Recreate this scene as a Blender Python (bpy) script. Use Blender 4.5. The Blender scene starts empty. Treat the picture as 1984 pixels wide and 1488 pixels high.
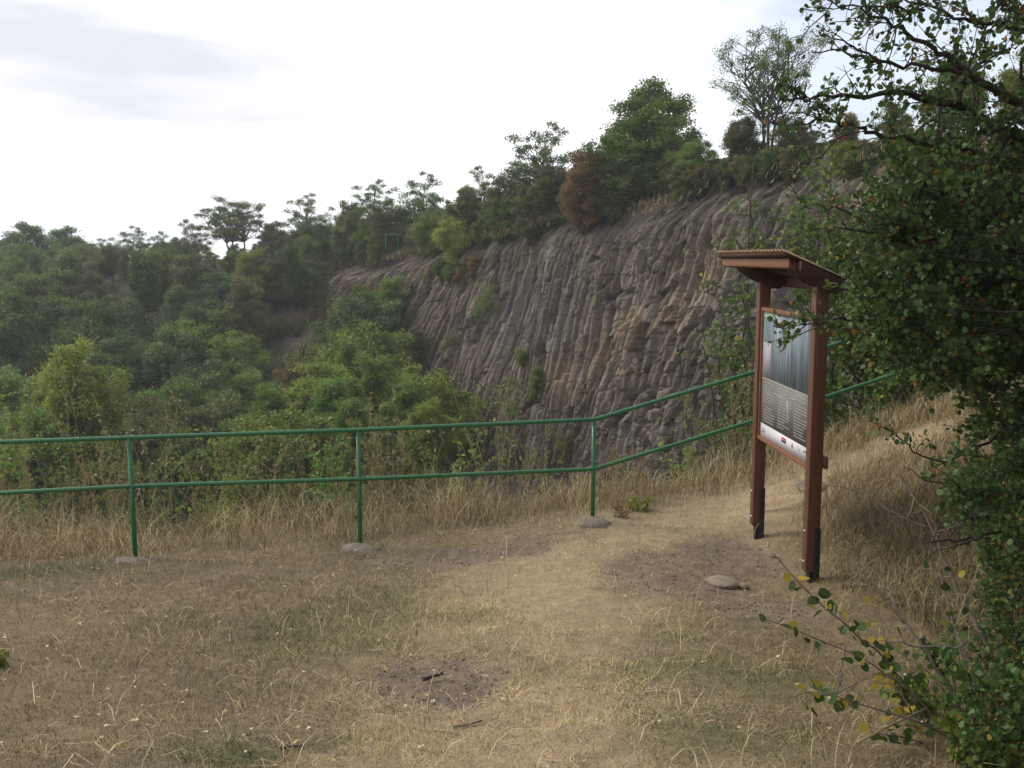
import bpy, math, random
import numpy as np
from mathutils import Vector
PI = math.pi
R = math.radians
scene = bpy.context.scene
col = scene.collection

# ------------------------------------------------------------------ camera
PITCH = R(7.2)
F = 1929.0
CAM = np.array([0.0, 0.0, 2.65])
cd = bpy.data.cameras.new('camera')
cam = bpy.data.objects.new('camera', cd)
col.objects.link(cam)
cd.sensor_width = 36.0
cd.lens = 36.0 * F / 1984.0
cd.clip_start = 0.05
cd.clip_end = 3000.0
cam.location = CAM
cam.rotation_euler = (PI / 2 - PITCH, 0, 0)
scene.camera = cam
FW = np.array([0, math.cos(PITCH), -math.sin(PITCH)])
UP = np.array([0, math.sin(PITCH), math.cos(PITCH)])
RT = np.array([1.0, 0, 0])


def at(px, py, Z):
    """a point of the place seen at pixel (px, py) of the photo, Z metres deep"""
    return CAM + RT * ((px - 992) / F * Z) + UP * (-(py - 744) / F * Z) + FW * Z


def proj(P):
    d = np.asarray(P) - CAM
    Z = d @ FW
    return 992 + F * (d @ RT) / Z, 744 - F * (d @ UP) / Z, Z


# ------------------------------------------------------------------ light
SUN_EL, SUN_AZ = R(42), R(-62)      # azimuth from +Y towards +X
SUN_STRENGTH = 1.9
HAZE = 0.0009
w = bpy.data.worlds.new('World')
scene.world = w
w.use_nodes = True
nt = w.node_tree
for n in list(nt.nodes):
    nt.nodes.remove(n)


def N(nt, typ, **kw):
    n = nt.nodes.new(typ)
    for k, v in kw.items():
        if k.startswith('i_'):
            n.inputs[k[2:].replace('_', ' ')].default_value = v
        else:
            setattr(n, k, v)
    return n


def ramp(nt, stops, interp='LINEAR'):
    n = nt.nodes.new('ShaderNodeValToRGB')
    cr = n.color_ramp
    cr.interpolation = interp
    while len(cr.elements) > 1:
        cr.elements.remove(cr.elements[-1])
    cr.elements[0].position = stops[0][0]
    c = stops[0][1]
    cr.elements[0].color = (c, c, c, 1) if isinstance(c, (int, float)) else (*c, 1)
    for p, c in stops[1:]:
        e = cr.elements.new(p)
        e.color = (c, c, c, 1) if isinstance(c, (int, float)) else (*c, 1)
    return n


L = nt.links.new
out = N(nt, 'ShaderNodeOutputWorld')
sky = N(nt, 'ShaderNodeTexSky', sky_type='NISHITA', sun_disc=False, sun_elevation=SUN_EL, sun_rotation=SUN_AZ)
sky.air_density = 1.0
sky.dust_density = 1.5
bg1 = N(nt, 'ShaderNodeBackground', i_Strength=0.15)
L(sky.outputs[0], bg1.inputs[0])
tc = N(nt, 'ShaderNodeTexCoord')
mp = N(nt, 'ShaderNodeMapping')
mp.inputs['Scale'].default_value = (1, 1, 3.2)
mp.inputs['Location'].default_value = (0.33, 0.2, 0.1)
L(tc.outputs['Generated'], mp.inputs[0])
n1 = N(nt, 'ShaderNodeTexNoise', i_Scale=2.1, i_Detail=7.0, i_Roughness=0.52)
L(mp.outputs[0], n1.inputs['Vector'])
# cover thins out towards the right of the view
sp = N(nt, 'ShaderNodeSeparateXYZ')
L(tc.outputs['Generated'], sp.inputs[0])
ma = N(nt, 'ShaderNodeMath', operation='MULTIPLY_ADD')
L(sp.outputs['X'], ma.inputs[0])
ma.inputs[1].default_value = -0.58
ma.inputs[2].default_value = 0.19
mb = N(nt, 'ShaderNodeMath', operation='MULTIPLY_ADD')
L(sp.outputs['Z'], mb.inputs[0])
mb.inputs[1].default_value = -0.34
L(ma.outputs[0], mb.inputs[2])
mc = N(nt, 'ShaderNodeMath', operation='ADD')
L(n1.outputs['Fac'], mc.inputs[0])
L(mb.outputs[0], mc.inputs[1])
rm = ramp(nt, [(0.38, 0.42), (0.53, 1.0)])
L(mc.outputs[0], rm.inputs[0])
n2 = N(nt, 'ShaderNodeTexNoise', i_Scale=1.7, i_Detail=5.0, i_Roughness=0.5)
mp2 = N(nt, 'ShaderNodeMapping')
mp2.inputs['Scale'].default_value = (1, 1, 4.5)
mp2.inputs['Location'].default_value = (3.1, 1.4, 0.7)
L(tc.outputs['Generated'], mp2.inputs[0])
L(mp2.outputs[0], n2.inputs['Vector'])
rc = ramp(nt, [(0.36, (0.73, 0.74, 0.80)), (0.49, (1.12, 1.12, 1.16)), (0.7, (1.25, 1.25, 1.25))])
L(n2.outputs['Fac'], rc.inputs[0])
bg2 = N(nt, 'ShaderNodeBackground', i_Strength=1.0)
L(rc.outputs[0], bg2.inputs[0])
mx = N(nt, 'ShaderNodeMixShader')
L(rm.outputs[0], mx.inputs[0])
L(bg1.outputs[0], mx.inputs[1])
L(bg2.outputs[0], mx.inputs[2])
L(mx.outputs[0], out.inputs[0])

sd = bpy.data.lights.new('sun', 'SUN')
sd.energy = SUN_STRENGTH
sd.angle = R(11)
sd.color = (1.0, 0.93, 0.82)
so = bpy.data.objects.new('sun', sd)
col.objects.link(so)
sdir = Vector((math.sin(SUN_AZ) * math.cos(SUN_EL), math.cos(SUN_AZ) * math.cos(SUN_EL), math.sin(SUN_EL)))
so.rotation_euler = sdir.to_track_quat('Z', 'Y').to_euler()
so.location = (-20, 10, 30)
vs = scene.view_settings
vs.view_transform = 'Standard'
vs.look = 'None'
vs.exposure = 0.24
vs.gamma = 1.0
scene.cycles.max_bounces = 6
scene.cycles.transparent_max_bounces = 8

# ------------------------------------------------------------------ noise
def _h(ix, iy, s):
    n = (ix.astype(np.int64) * 374761393 + iy.astype(np.int64) * 668265263 + s * 1442695041) & 0xffffffff
    n = ((n ^ (n >> 13)) * 1274126177) & 0xffffffff
    n = n ^ (n >> 16)
    return (n & 0xffff) / 65535.0


def h1(i, s=0):
    i = np.asarray(i)
    return _h(i, i * 0 + 17, s)


def vn(x, y, s=0):
    x = np.asarray(x, float)
    y = np.asarray(y, float)
    ix, iy = np.floor(x), np.floor(y)
    fx, fy = x - ix, y - iy
    fx = fx * fx * (3 - 2 * fx)
    fy = fy * fy * (3 - 2 * fy)
    a, b = _h(ix, iy, s), _h(ix + 1, iy, s)
    c, d = _h(ix, iy + 1, s), _h(ix + 1, iy + 1, s)
    return (a * (1 - fx) + b * fx) * (1 - fy) + (c * (1 - fx) + d * fx) * fy


def fbm(x, y, s=0, o=4):
    t, a, k = 0, 0.5, 0
    for i in range(o):
        t = t + a * (vn(x * 2 ** i + i * 7.3, y * 2 ** i + i * 3.1, s + i) - 0.5)
        a *= 0.5
    return t * 2


def sstep(a, b, x):
    t = np.clip((x - a) / (b - a), 0, 1)
    return t * t * (3 - 2 * t)


# ------------------------------------------------------------------ mesh building
class MB:
    def __init__(s):
        s.v, s.f, s.a, s.c, s.n = [], [], [], [], 0

    def add(s, v, f, a=None, c=None):
        v = np.asarray(v, float).reshape(-1, 3)
        s.v.append(v)
        s.f.append(np.asarray(f, np.int64) + s.n)
        s.n += len(v)
        s.a.append(np.zeros(len(v)) if a is None else np.broadcast_to(np.asarray(a, float), (len(v),)))
        s.c.append(np.ones((len(v), 3)) if c is None else np.broadcast_to(np.asarray(c, float), (len(v), 3)))

    def mesh(s, name, m, smooth=False):
        me = bpy.data.meshes.new(name)
        V = np.concatenate(s.v)
        me.vertices.add(len(V))
        me.vertices.foreach_set('co', V.astype(np.float32).ravel())
        loops = np.concatenate([f.ravel() for f in s.f])
        cnt = np.concatenate([np.full(len(f), f.shape[1]) for f in s.f])
        st = np.concatenate([[0], np.cumsum(cnt)[:-1]])
        me.loops.add(len(loops))
        me.loops.foreach_set('vertex_index', loops.astype(np.int32))
        me.polygons.add(len(cnt))
        me.polygons.foreach_set('loop_start', st.astype(np.int32))
        if smooth:
            me.polygons.foreach_set('use_smooth', np.ones(len(cnt), bool))
        me.update(calc_edges=True)
        A = me.attributes.new('v', 'FLOAT', 'POINT')
        A.data.foreach_set('value', np.concatenate(s.a).astype(np.float32))
        C = np.concatenate(s.c)
        if not np.all(C == 1):
            A = me.attributes.new('col', 'FLOAT_COLOR', 'POINT')
            A.data.foreach_set('color', np.concatenate([C, np.ones((len(C), 1))], 1).astype(np.float32).ravel())
        for mm in (m if isinstance(m, (list, tuple)) else [m]):
            me.materials.append(mm)
        return me

    def build(s, name, m, parent=None, smooth=False):
        o = bpy.data.objects.new(name, s.mesh(name, m, smooth))
        col.objects.link(o)
        o.parent = parent
        return o

    # shapes
    def tube(s, P, r, n=6, cap=True, a=0.5):
        P = np.asarray(P, float)
        k = len(P)
        r = np.broadcast_to(np.asarray(r, float), (k,))
        T = np.gradient(P, axis=0)
        T /= np.linalg.norm(T, axis=1, keepdims=True) + 1e-9
        ref = np.array([0, 0, 1.0]) if abs(T[0][2]) < 0.9 else np.array([1.0, 0, 0])
        U = np.cross(T, ref)
        U /= np.linalg.norm(U, axis=1, keepdims=True) + 1e-9
        W = np.cross(T, U)
        an = np.arange(n) / n * 2 * PI
        V = P[:, None] + r[:, None, None] * (U[:, None] * np.cos(an)[None, :, None] + W[:, None] * np.sin(an)[None, :, None])
        i = np.arange(k - 1)[:, None] * n
        j = np.arange(n)[None]
        j2 = (j + 1) % n
        Fq = np.stack([i + j, i + j2, i + n + j2, i + n + j], -1).reshape(-1, 4)
        b = s.n
        s.add(V.reshape(-1, 3), Fq, a)
        if cap:
            s.v.append(np.zeros((0, 3)))
            s.f.append(np.array([list(range(b + n - 1, b - 1, -1)), list(range(b + (k - 1) * n, b + k * n))]))
            s.a.append(np.zeros(0))
            s.c.append(np.zeros((0, 3)))

    def hexa(s, p, a=0.5, c=None):
        """box from 8 corners: bottom 4 (ccw) then top 4"""
        s.add(p, [[3, 2, 1, 0], [4, 5, 6, 7], [0, 1, 5, 4], [1, 2, 6, 5], [2, 3, 7, 6], [3, 0, 4, 7]], a, c)

    def obox(s, o, ex, ey, ez, c=None, a=0.5):
        """box from a corner and three edge vectors"""
        o, ex, ey, ez = map(lambda q: np.asarray(q, float), (o, ex, ey, ez))
        s.hexa([o, o + ex, o + ex + ey, o + ey, o + ez, o + ex + ez, o + ex + ey + ez, o + ey + ez], a, c)


def empty(name, loc=(0, 0, 0)):
    o = bpy.data.objects.new(name, None)
    col.objects.link(o)
    o.location = loc
    o.empty_display_size = 0.3
    return o


def tag(o, label=None, cat=None, group=None, kind=None):
    if label:
        o['label'] = label
    if cat:
        o['category'] = cat
    if group:
        o['group'] = group
    if kind:
        o['kind'] = kind
    return o


def offset(o, base):
    """child built in world coordinates under an Empty at base"""
    o.location = -Vector(base)
    return o


# ------------------------------------------------------------------ materials
def mat(name):
    m = bpy.data.materials.new(name)
    m.use_nodes = True
    t = m.node_tree
    for n in list(t.nodes):
        t.nodes.remove(n)
    o = N(t, 'ShaderNodeOutputMaterial')
    return m, t, o


def plain(name, c, rough=0.7, var=0.25, scale=8.0, bump=0.2, spec=0.4, metallic=0.0, stretch=(1, 1, 1)):
    m, t, o = mat(name)
    b = N(t, 'ShaderNodeBsdfPrincipled')
    b.inputs['Roughness'].default_value = rough
    b.inputs['Metallic'].default_value = metallic
    b.inputs['Specular IOR Level'].default_value = spec
    tcn = N(t, 'ShaderNodeTexCoord')
    mpn = N(t, 'ShaderNodeMapping')
    mpn.inputs['Scale'].default_value = stretch
    t.links.new(tcn.outputs['Object'], mpn.inputs[0])
    nz = N(t, 'ShaderNodeTexNoise', i_Scale=scale, i_Detail=6.0, i_Roughness=0.6)
    t.links.new(mpn.outputs[0], nz.inputs['Vector'])
    lo = [x * (1 - var) for x in c]
    hi = [min(1, x * (1 + var)) for x in c]
    rr = ramp(t, [(0.3, lo), (0.7, hi)])
    t.links.new(nz.outputs['Fac'], rr.inputs[0])
    t.links.new(rr.outputs[0], b.inputs['Base Color'])
    if bump:
        bp = N(t, 'ShaderNodeBump', i_Strength=bump, i_Distance=0.02)
        t.links.new(nz.outputs['Fac'], bp.inputs['Height'])
        t.links.new(bp.outputs[0], b.inputs['Normal'])
    t.links.new(b.outputs[0], o.inputs[0])
    return m


def leafmat(name, stops, trans=0.35, rough=0.55, objvar=0.25, spec=0.3):
    """stops: ramp over the per-leaf random value"""
    m, t, o = mat(name)
    at_ = N(t, 'ShaderNodeAttribute', attribute_name='v')
    rr = ramp(t, stops)
    t.links.new(at_.outputs['Fac'], rr.inputs[0])
    oi = N(t, 'ShaderNodeObjectInfo')
    hs = N(t, 'ShaderNodeHueSaturation')
    mr = N(t, 'ShaderNodeMapRange')
    mr.inputs['To Min'].default_value = 1 - objvar
    mr.inputs['To Max'].default_value = 1 + objvar
    t.links.new(oi.outputs['Random'], mr.inputs['Value'])
    t.links.new(mr.outputs[0], hs.inputs['Value'])
    mr2 = N(t, 'ShaderNodeMapRange')
    mr2.inputs['To Min'].default_value = 0.5 - 0.03 * (objvar > 0)
    mr2.inputs['To Max'].default_value = 0.5 + 0.03 * (objvar > 0)
    mo = N(t, 'ShaderNodeMath', operation='FRACT')
    mm = N(t, 'ShaderNodeMath', operation='MULTIPLY')
    mm.inputs[1].default_value = 7.31
    t.links.new(oi.outputs['Random'], mm.inputs[0])
    t.links.new(mm.outputs[0], mo.inputs[0])
    t.links.new(mo.outputs[0], mr2.inputs['Value'])
    t.links.new(mr2.outputs[0], hs.inputs['Hue'])
    t.links.new(rr.outputs[0], hs.inputs['Color'])
    b = N(t, 'ShaderNodeBsdfPrincipled')
    b.inputs['Roughness'].default_value = rough
    b.inputs['Specular IOR Level'].default_value = spec
    tr = N(t, 'ShaderNodeBsdfTranslucent')
    t.links.new(hs.outputs[0], b.inputs['Base Color'])
    t.links.new(hs.outputs[0], tr.inputs[0])
    ms = N(t, 'ShaderNodeMixShader')
    ms.inputs[0].default_value = trans
    t.links.new(b.outputs[0], ms.inputs[1])
    t.links.new(tr.outputs[0], ms.inputs[2])
    t.links.new(ms.outputs[0], o.inputs[0])
    return m


def colmat(name, rough=0.9, scale=20, var=0.35, bump=0.4, dist=0.03, scale2=90):
    m, t, o = mat(name)
    a_ = N(t, 'ShaderNodeAttribute', attribute_name='col')
    tcn = N(t, 'ShaderNodeTexCoord')
    nz = N(t, 'ShaderNodeTexNoise', i_Scale=scale, i_Detail=8.0, i_Roughness=0.65)
    t.links.new(tcn.outputs['Object'], nz.inputs['Vector'])
    nz2 = N(t, 'ShaderNodeTexNoise', i_Scale=scale2, i_Detail=4.0, i_Roughness=0.7)
    t.links.new(tcn.outputs['Object'], nz2.inputs['Vector'])
    ad = N(t, 'ShaderNodeMath', operation='ADD')
    t.links.new(nz.outputs['Fac'], ad.inputs[0])
    t.links.new(nz2.outputs['Fac'], ad.inputs[1])
    mr = N(t, 'ShaderNodeMapRange')
    mr.inputs['From Min'].default_value = 0.7
    mr.inputs['From Max'].default_value = 1.3
    mr.inputs['To Min'].default_value = 1 - var
    mr.inputs['To Max'].default_value = 1 + var
    t.links.new(ad.outputs[0], mr.inputs['Value'])
    vm = N(t, 'ShaderNodeVectorMath', operation='SCALE')
    t.links.new(a_.outputs['Color'], vm.inputs[0])
    t.links.new(mr.outputs[0], vm.inputs['Scale'])
    b = N(t, 'ShaderNodeBsdfPrincipled')
    b.inputs['Roughness'].default_value = rough
    b.inputs['Specular IOR Level'].default_value = 0.2
    t.links.new(vm.outputs[0], b.inputs['Base Color'])
    bp = N(t, 'ShaderNodeBump', i_Strength=bump, i_Distance=dist)
    t.links.new(ad.outputs[0], bp.inputs['Height'])
    t.links.new(bp.outputs[0], b.inputs['Normal'])
    t.links.new(b.outputs[0], o.inputs[0])
    return m


M = {}
M['ground'] = colmat('ground_soil', scale=9, scale2=70, var=0.4, bump=0.6, dist=0.02)
M['terrain'] = colmat('terrain_soil', scale=0.8, scale2=3.5, var=0.6, bump=0.8, dist=0.3)
M['rock'] = colmat('basalt', scale=1.3, scale2=7, var=0.5, bump=0.5, dist=0.10)
M['green_paint'] = plain('green_paint', (0.022, 0.125, 0.042), 0.38, 0.18, 14, 0.05, 0.5)
M['concrete'] = plain('concrete', (0.165, 0.138, 0.108), 0.95, 0.4, 9, 1.0)
M['stone'] = plain('stone', (0.22, 0.175, 0.13), 0.95, 0.3, 14, 0.6)
M['wood'] = plain('stained_wood', (0.115, 0.047, 0.024), 0.65, 0.28, 9, 0.12, 0.4, stretch=(8, 8, 0.5))
M['wood_light'] = plain('planed_wood', (0.21, 0.092, 0.045), 0.6, 0.25, 9, 0.1, 0.4, stretch=(3, 3, 3))
M['wood_dark'] = plain('dark_wood', (0.05, 0.021, 0.013), 0.8, 0.3, 9, 0.2, 0.3, stretch=(3, 3, 3))  # darker brown wood for rafters, deck boards and back panel
M['steel'] = plain('dark_steel', (0.018, 0.016, 0.015), 0.6, 0.3, 20, 0.1)
M['bolt'] = plain('zinc_bolt', (0.75, 0.74, 0.7), 0.35, 0.05, 20, 0.0, metallic=0.6)
M['sheet'] = plain('ochre_sheet', (0.24, 0.145, 0.07), 0.6, 0.2, 12, 0.1)
M['rock_dark'] = plain('dark_rock', (0.09, 0.08, 0.078), 0.95, 0.4, 3, 0.6)
M['bark'] = plain('bark', (0.075, 0.058, 0.045), 0.9, 0.35, 12, 0.5)
M['bark_pale'] = plain('pale_bark', (0.19, 0.155, 0.125), 0.85, 0.3, 20, 0.3)
M['twig'] = plain('dark_twig', (0.045, 0.033, 0.028), 0.8, 0.3, 30, 0.2)
M['twig_pale'] = plain('grey_twig', (0.17, 0.13, 0.10), 0.8, 0.3, 30, 0.2)
M['stem_dry'] = plain('dry_stem', (0.36, 0.27, 0.15), 0.8, 0.3, 30, 0.2)
M['berry'] = plain('red_berry', (0.28, 0.02, 0.02), 0.35, 0.3, 30, 0.0)
M['lf_dark'] = leafmat('leaf_dark', [(0, (0.032, 0.055, 0.020)), (0.55, (0.061, 0.096, 0.030)), (0.93, (0.099, 0.128, 0.041)), (1, (0.174, 0.131, 0.043))])
M['lf_mid'] = leafmat('leaf_mid', [(0, (0.051, 0.080, 0.026)), (0.6, (0.090, 0.128, 0.036)), (0.95, (0.138, 0.167, 0.049)), (1, (0.232, 0.174, 0.043))])
M['lf_blue'] = leafmat('leaf_blue', [(0, (0.041, 0.068, 0.041)), (0.6, (0.070, 0.109, 0.058)), (1, (0.116, 0.152, 0.080))])
M['lf_olive'] = leafmat('leaf_olive', [(0, (0.065, 0.070, 0.026)), (0.6, (0.123, 0.123, 0.041)), (0.93, (0.174, 0.152, 0.051)), (1, (0.290, 0.145, 0.043))])
M['lf_yellow'] = leafmat('leaf_yellowgreen', [(0, (0.109, 0.142, 0.026)), (0.6, (0.189, 0.232, 0.043)), (0.95, (0.290, 0.304, 0.065)), (1, (0.406, 0.334, 0.072))], trans=0.45, objvar=0.12)
M['lf_rust'] = leafmat('leaf_rust', [(0, (0.10, 0.085, 0.035)), (0.45, (0.20, 0.125, 0.045)), (0.8, (0.28, 0.16, 0.05)), (1, (0.34, 0.22, 0.07))], objvar=0.12)
M['lf_bright'] = leafmat('leaf_bright', [(0, (0.087, 0.145, 0.029)), (0.7, (0.160, 0.246, 0.051)), (1, (0.290, 0.290, 0.072))], trans=0.45, objvar=0.12)
for k_, f_ in (('lf_yellow', 1.35), ('lf_bright', 1.15), ('lf_dark', 1.25), ('lf_blue', 1.15), ('lf_mid', 1.25), ('lf_olive', 1.3)):
    for n_ in M[k_].node_tree.nodes:
        if n_.type == 'VALTORGB':
            for e_ in n_.color_ramp.elements:
                c_ = e_.color
                e_.color = (min(1, c_[0] * f_), min(1, c_[1] * f_ * 1.07), min(1, c_[2] * f_), 1)
for k_ in ('lf_dark', 'lf_blue', 'lf_mid'):
    for n_ in M[k_].node_tree.nodes:
        if n_.type == 'VALTORGB':
            for e_ in n_.color_ramp.elements:
                c_ = e_.color
                e_.color = (c_[0] * 1.5, c_[1] * 1.36, c_[2] * 0.82, 1)
M['lf_haw'] = leafmat('leaf_hawthorn', [(0, (0.036, 0.071, 0.018)), (0.5, (0.071, 0.134, 0.031)), (0.93, (0.131, 0.210, 0.056)), (0.965, (0.12, 0.13, 0.03)), (0.98, (0.32, 0.22, 0.03)), (1, (0.34, 0.12, 0.03))], trans=0.35, objvar=0, rough=0.5, spec=0.3)
M['lf_birch'] = leafmat('leaf_birch', [(0, (0.07, 0.12, 0.028)), (0.7, (0.13, 0.21, 0.05)), (0.93, (0.19, 0.25, 0.07)), (1, (0.42, 0.34, 0.05))], trans=0.4, objvar=0)
M['lf_aspen'] = leafmat('leaf_round', [(0, (0.028, 0.055, 0.012)), (0.5, (0.05, 0.10, 0.018)), (0.76, (0.075, 0.13, 0.025)), (0.8, (0.34, 0.27, 0.03)), (1, (0.46, 0.33, 0.04))], trans=0.4, objvar=0)
M['lf_weed'] = leafmat('leaf_weed', [(0, (0.09, 0.11, 0.035)), (0.6, (0.15, 0.18, 0.06)), (0.9, (0.22, 0.24, 0.10)), (1, (0.3, 0.25, 0.12))], trans=0.4, objvar=0.1)
M['grass'] = colmat('dry_grass', rough=0.8, scale=3, scale2=30, var=0.15, bump=0.0)
M['litter'] = colmat('fallen_leaves', rough=0.8, scale=30, scale2=90, var=0.15, bump=0.0)

# ------------------------------------------------------------------ near ground surface
CTRL = []
for px, py, Z in [(262, 1090, 8.5), (697, 1062, 8.8), (1148, 1010, 9.15), (1467, 1057, 8.5), (1566, 1147, 7.15),
                  (1600, 930, 9.3), (1850, 800, 10.0), (1800, 1000, 7.6), (2100, 1000, 6.6), (1700, 1200, 6.0),
                  (1900, 1400, 4.3), (0, 1100, 8.4), (-400, 1110, 8.4), (1000, 1480, 3.85), (300, 1480, 3.8),
                  (1600, 1480, 3.95), (850, 1330, 4.95), (300, 1250, 5.75), (1250, 1200, 6.2), (-300, 1300, 5.2),
                  (2300, 700, 11.0), (1300, 1060, 8.2), (900, 1100, 8.0), (1450, 960, 9.6), (1720, 880, 9.6)]:
    CTRL.append(at(px, py, Z))
CTRL += [np.array(p) for p in [(-3, 0, 1.0), (0, 0, 1.0), (3, 0, 1.05), (-8, 0, 1.0), (8, 0, 1.9), (8, 5, 2.0), (10, 10, 2.3),
                               (-10, 9, -0.1), (-10, 5, 0.4), (0, 11, -0.05), (-6, 11, -0.3), (3.5, 11.5, 0.55), (0, -5, 1.5), (8, -5, 2.4), (-8, -5, 1.5)]]
CTRL = np.array(CTRL)


def _tps(a, b):
    r = np.hypot(a[:, None, 0] - b[None, :, 0], a[:, None, 1] - b[None, :, 1])
    return r * r * np.log(r + 1e-6)


_n = len(CTRL)
_K = _tps(CTRL, CTRL) + np.eye(_n) * 0.12
_P = np.c_[np.ones(_n), CTRL[:, :2]]
_A = np.block([[_K, _P], [_P.T, np.zeros((3, 3))]])
_W = np.linalg.solve(_A, np.r_[CTRL[:, 2], np.zeros(3)])


def edge_y(x):
    return 10.15 + 0.5 * fbm(x * 0.5, x * 0 + 3, 5, 3) + 0.25 * np.clip(x - 2, 0, 4)


def ground_z(x, y, detail=True):
    x = np.asarray(x, float)
    y = np.asarray(y, float)
    sh = np.broadcast(x, y).shape
    x, y = np.broadcast_to(x, sh).ravel(), np.broadcast_to(y, sh).ravel()
    z = np.empty(len(x))
    for i in range(0, len(x), 40000):
        q = np.c_[np.clip(x[i:i + 40000], -10, 10), np.clip(y[i:i + 40000], -5, 11.5)]
        z[i:i + 40000] = _tps(q, CTRL) @ _W[:_n] + _W[_n] + q @ _W[_n + 1:]
    e = edge_y(x)
    d = np.clip(y - e, 0, None)
    z = z - 1.75 * d * d / (d + 0.8)
    z = z + 0.10 * np.clip(np.abs(x) - 10, 0, 60) * (x > 0)
    if detail:
        z = z + 0.05 * fbm(x * 0.9, y * 0.9, 11, 3) + 0.022 * fbm(x * 4, y * 4, 21, 3)
        z = z + np.where(d > 0.3, 0.35, 0) * fbm(x * 1.2, y * 1.2, 31, 4)
    return z.reshape(sh)


def hit(px, py):
    """ground point under a pixel"""
    d = at(px, py, 1.0) - CAM
    t = np.linspace(2.5, 14, 600)
    P = CAM + d[None] * t[:, None]
    g = ground_z(P[:, 0], P[:, 1], False)
    k = np.argmax(P[:, 2] < g)
    if P[k, 2] >= g[k]:
        k = 599
    return P[k]


BARE = []
for px, py, rx, ry, s in [(850, 1318, 0.40, 0.55, 1.0), (800, 1335, 0.25, 0.3, 0.8), (930, 1295, 0.2, 0.25, 0.6), (760, 1085, 0.55, 0.25, 0.9), (900, 1075, 0.65, 0.35, 1.0), (1010, 1062, 0.4, 0.3, 0.8),
                          (1290, 1110, 0.55, 0.5, 0.85), (1420, 1085, 0.45, 0.75, 1.0), (1400, 1150, 0.4, 0.5, 0.85), (1500, 1185, 0.4, 0.45, 0.9),
                          (1250, 1140, 0.4, 0.3, 0.6), (560, 1115, 0.8, 0.15, 0.45), (1010, 1400, 0.2, 0.1, 0.35), (1640, 890, 0.3, 0.4, 0.5)]:
    p = hit(px, py)
    BARE.append((p[0], p[1], rx, ry, s))
PATH = np.array([hit(*q)[:2] for q in [(1050, 1485), (1040, 1350), (1000, 1230), (1080, 1130), (1220, 1065), (1380, 1020), (1520, 960), (1640, 900), (1760, 850)]])
GREEN = []
for px, py, r, s in [(430, 1460, .28, 1), (1330, 1310, .5, .8), (1380, 1420, .5, .7), (100, 1105, .6, .8), (1500, 1330, .4, .7), (350, 1200, .4, .4), (640, 1440, .15, .8), (1240, 985, .25, .9), (920, 1190, .3, .5), (1330, 1250, .3, .5)]:
    p = hit(px, py)
    GREEN.append((p[0], p[1], r, s))


def masks(x, y):
    b = np.zeros(np.shape(x))
    wx = x + 0.22 * fbm(x * 2.2, y * 2.2, 41, 4)
    wy = y + 0.22 * fbm(x * 2.2 + 9, y * 2.2, 42, 4)
    for cx, cy, rx, ry, s in BARE:
        d = np.hypot((wx - cx) / rx, (wy - cy) / ry)
        b = np.maximum(b, s * (1 - sstep(0.6, 1.25, d)))
    b = np.maximum(b, 0.35 * sstep(0.15, 0.5, fbm(x * 1.1, y * 1.4, 77, 4)))
    pd = np.full(np.shape(x), 9.0)
    for i in range(len(PATH) - 1):
        a, c = PATH[i], PATH[i + 1]
        t = np.clip(((x - a[0]) * (c - a)[0] + (y - a[1]) * (c - a)[1]) / ((c - a) @ (c - a)), 0, 1)
        pd = np.minimum(pd, np.hypot(x - a[0] - t * (c - a)[0], y - a[1] - t * (c - a)[1]))
    p = np.exp(-(pd / 1.0) ** 2)
    g = np.zeros(np.shape(x))
    for cx, cy, r, s in GREEN:
        g = np.maximum(g, s * (1 - sstep(0.3, 1.2, np.hypot(wx - cx, wy - cy) / r)))
    g = np.maximum(g, 0.55 * sstep(0.1, 0.6, fbm(x * 0.8 + 4, y * 0.8, 61, 4)))
    return b, p, g * (1 - b)


def axis(lo, f0, f1, hi, step):
    a = np.arange(f0, f1, step)
    l = f0 - np.cumsum(np.geomspace(step, max(4, step * 4), 26))
    l = l[l > lo][::-1]
    r = f1 + np.cumsum(np.geomspace(step, max(4, step * 4), 26))
    r = r[r < hi]
    return np.concatenate([[lo], l, a, r, [hi]])


gx = axis(-70, -6.5, 7, 70, 0.045)
gy = np.concatenate([axis(-60, 3.2, 10.8, 10.9, 0.045)[:-1], np.arange(10.95, 18, 0.12)])
X, Y = np.meshgrid(gx, gy)
Zg = ground_z(X, Y)
b, p, g = masks(X, Y)
straw = np.array([0.20, 0.15, 0.085])
pathc = np.array([0.33, 0.25, 0.15])
soil = np.array([0.175, 0.132, 0.095])
grn = np.array([0.10, 0.11, 0.045])
C = straw[None, None] * (0.8 + 0.35 * fbm(X * 1.5, Y * 1.5, 3, 4))[..., None]
C = C * (1 - p[..., None]) + pathc * p[..., None]
C = C * (1 - 0.8 * g[..., None]) + grn * 0.8 * g[..., None]
C = C * (1 - b[..., None]) + soil * b[..., None] * (1 + 0.4 * fbm(X * 12, Y * 12, 9, 3))[..., None]
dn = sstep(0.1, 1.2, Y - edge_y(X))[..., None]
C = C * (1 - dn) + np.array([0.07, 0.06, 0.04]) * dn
crumb = np.clip(fbm(X * 14, Y * 14, 91, 2), 0, 1)
Zg = Zg + b * (0.03 * crumb - 0.02)


def grid_faces(ny, nx):
    i = np.arange(ny - 1)[:, None] * nx + np.arange(nx - 1)[None]
    return np.stack([i, i + 1, i + nx + 1, i + nx], -1).reshape(-1, 4)


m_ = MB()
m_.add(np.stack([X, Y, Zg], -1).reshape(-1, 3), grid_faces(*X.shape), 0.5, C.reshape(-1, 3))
tag(m_.build('ground', M['ground'], smooth=True), 'dry straw covered ground with worn bare earth patches', kind='structure')

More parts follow.
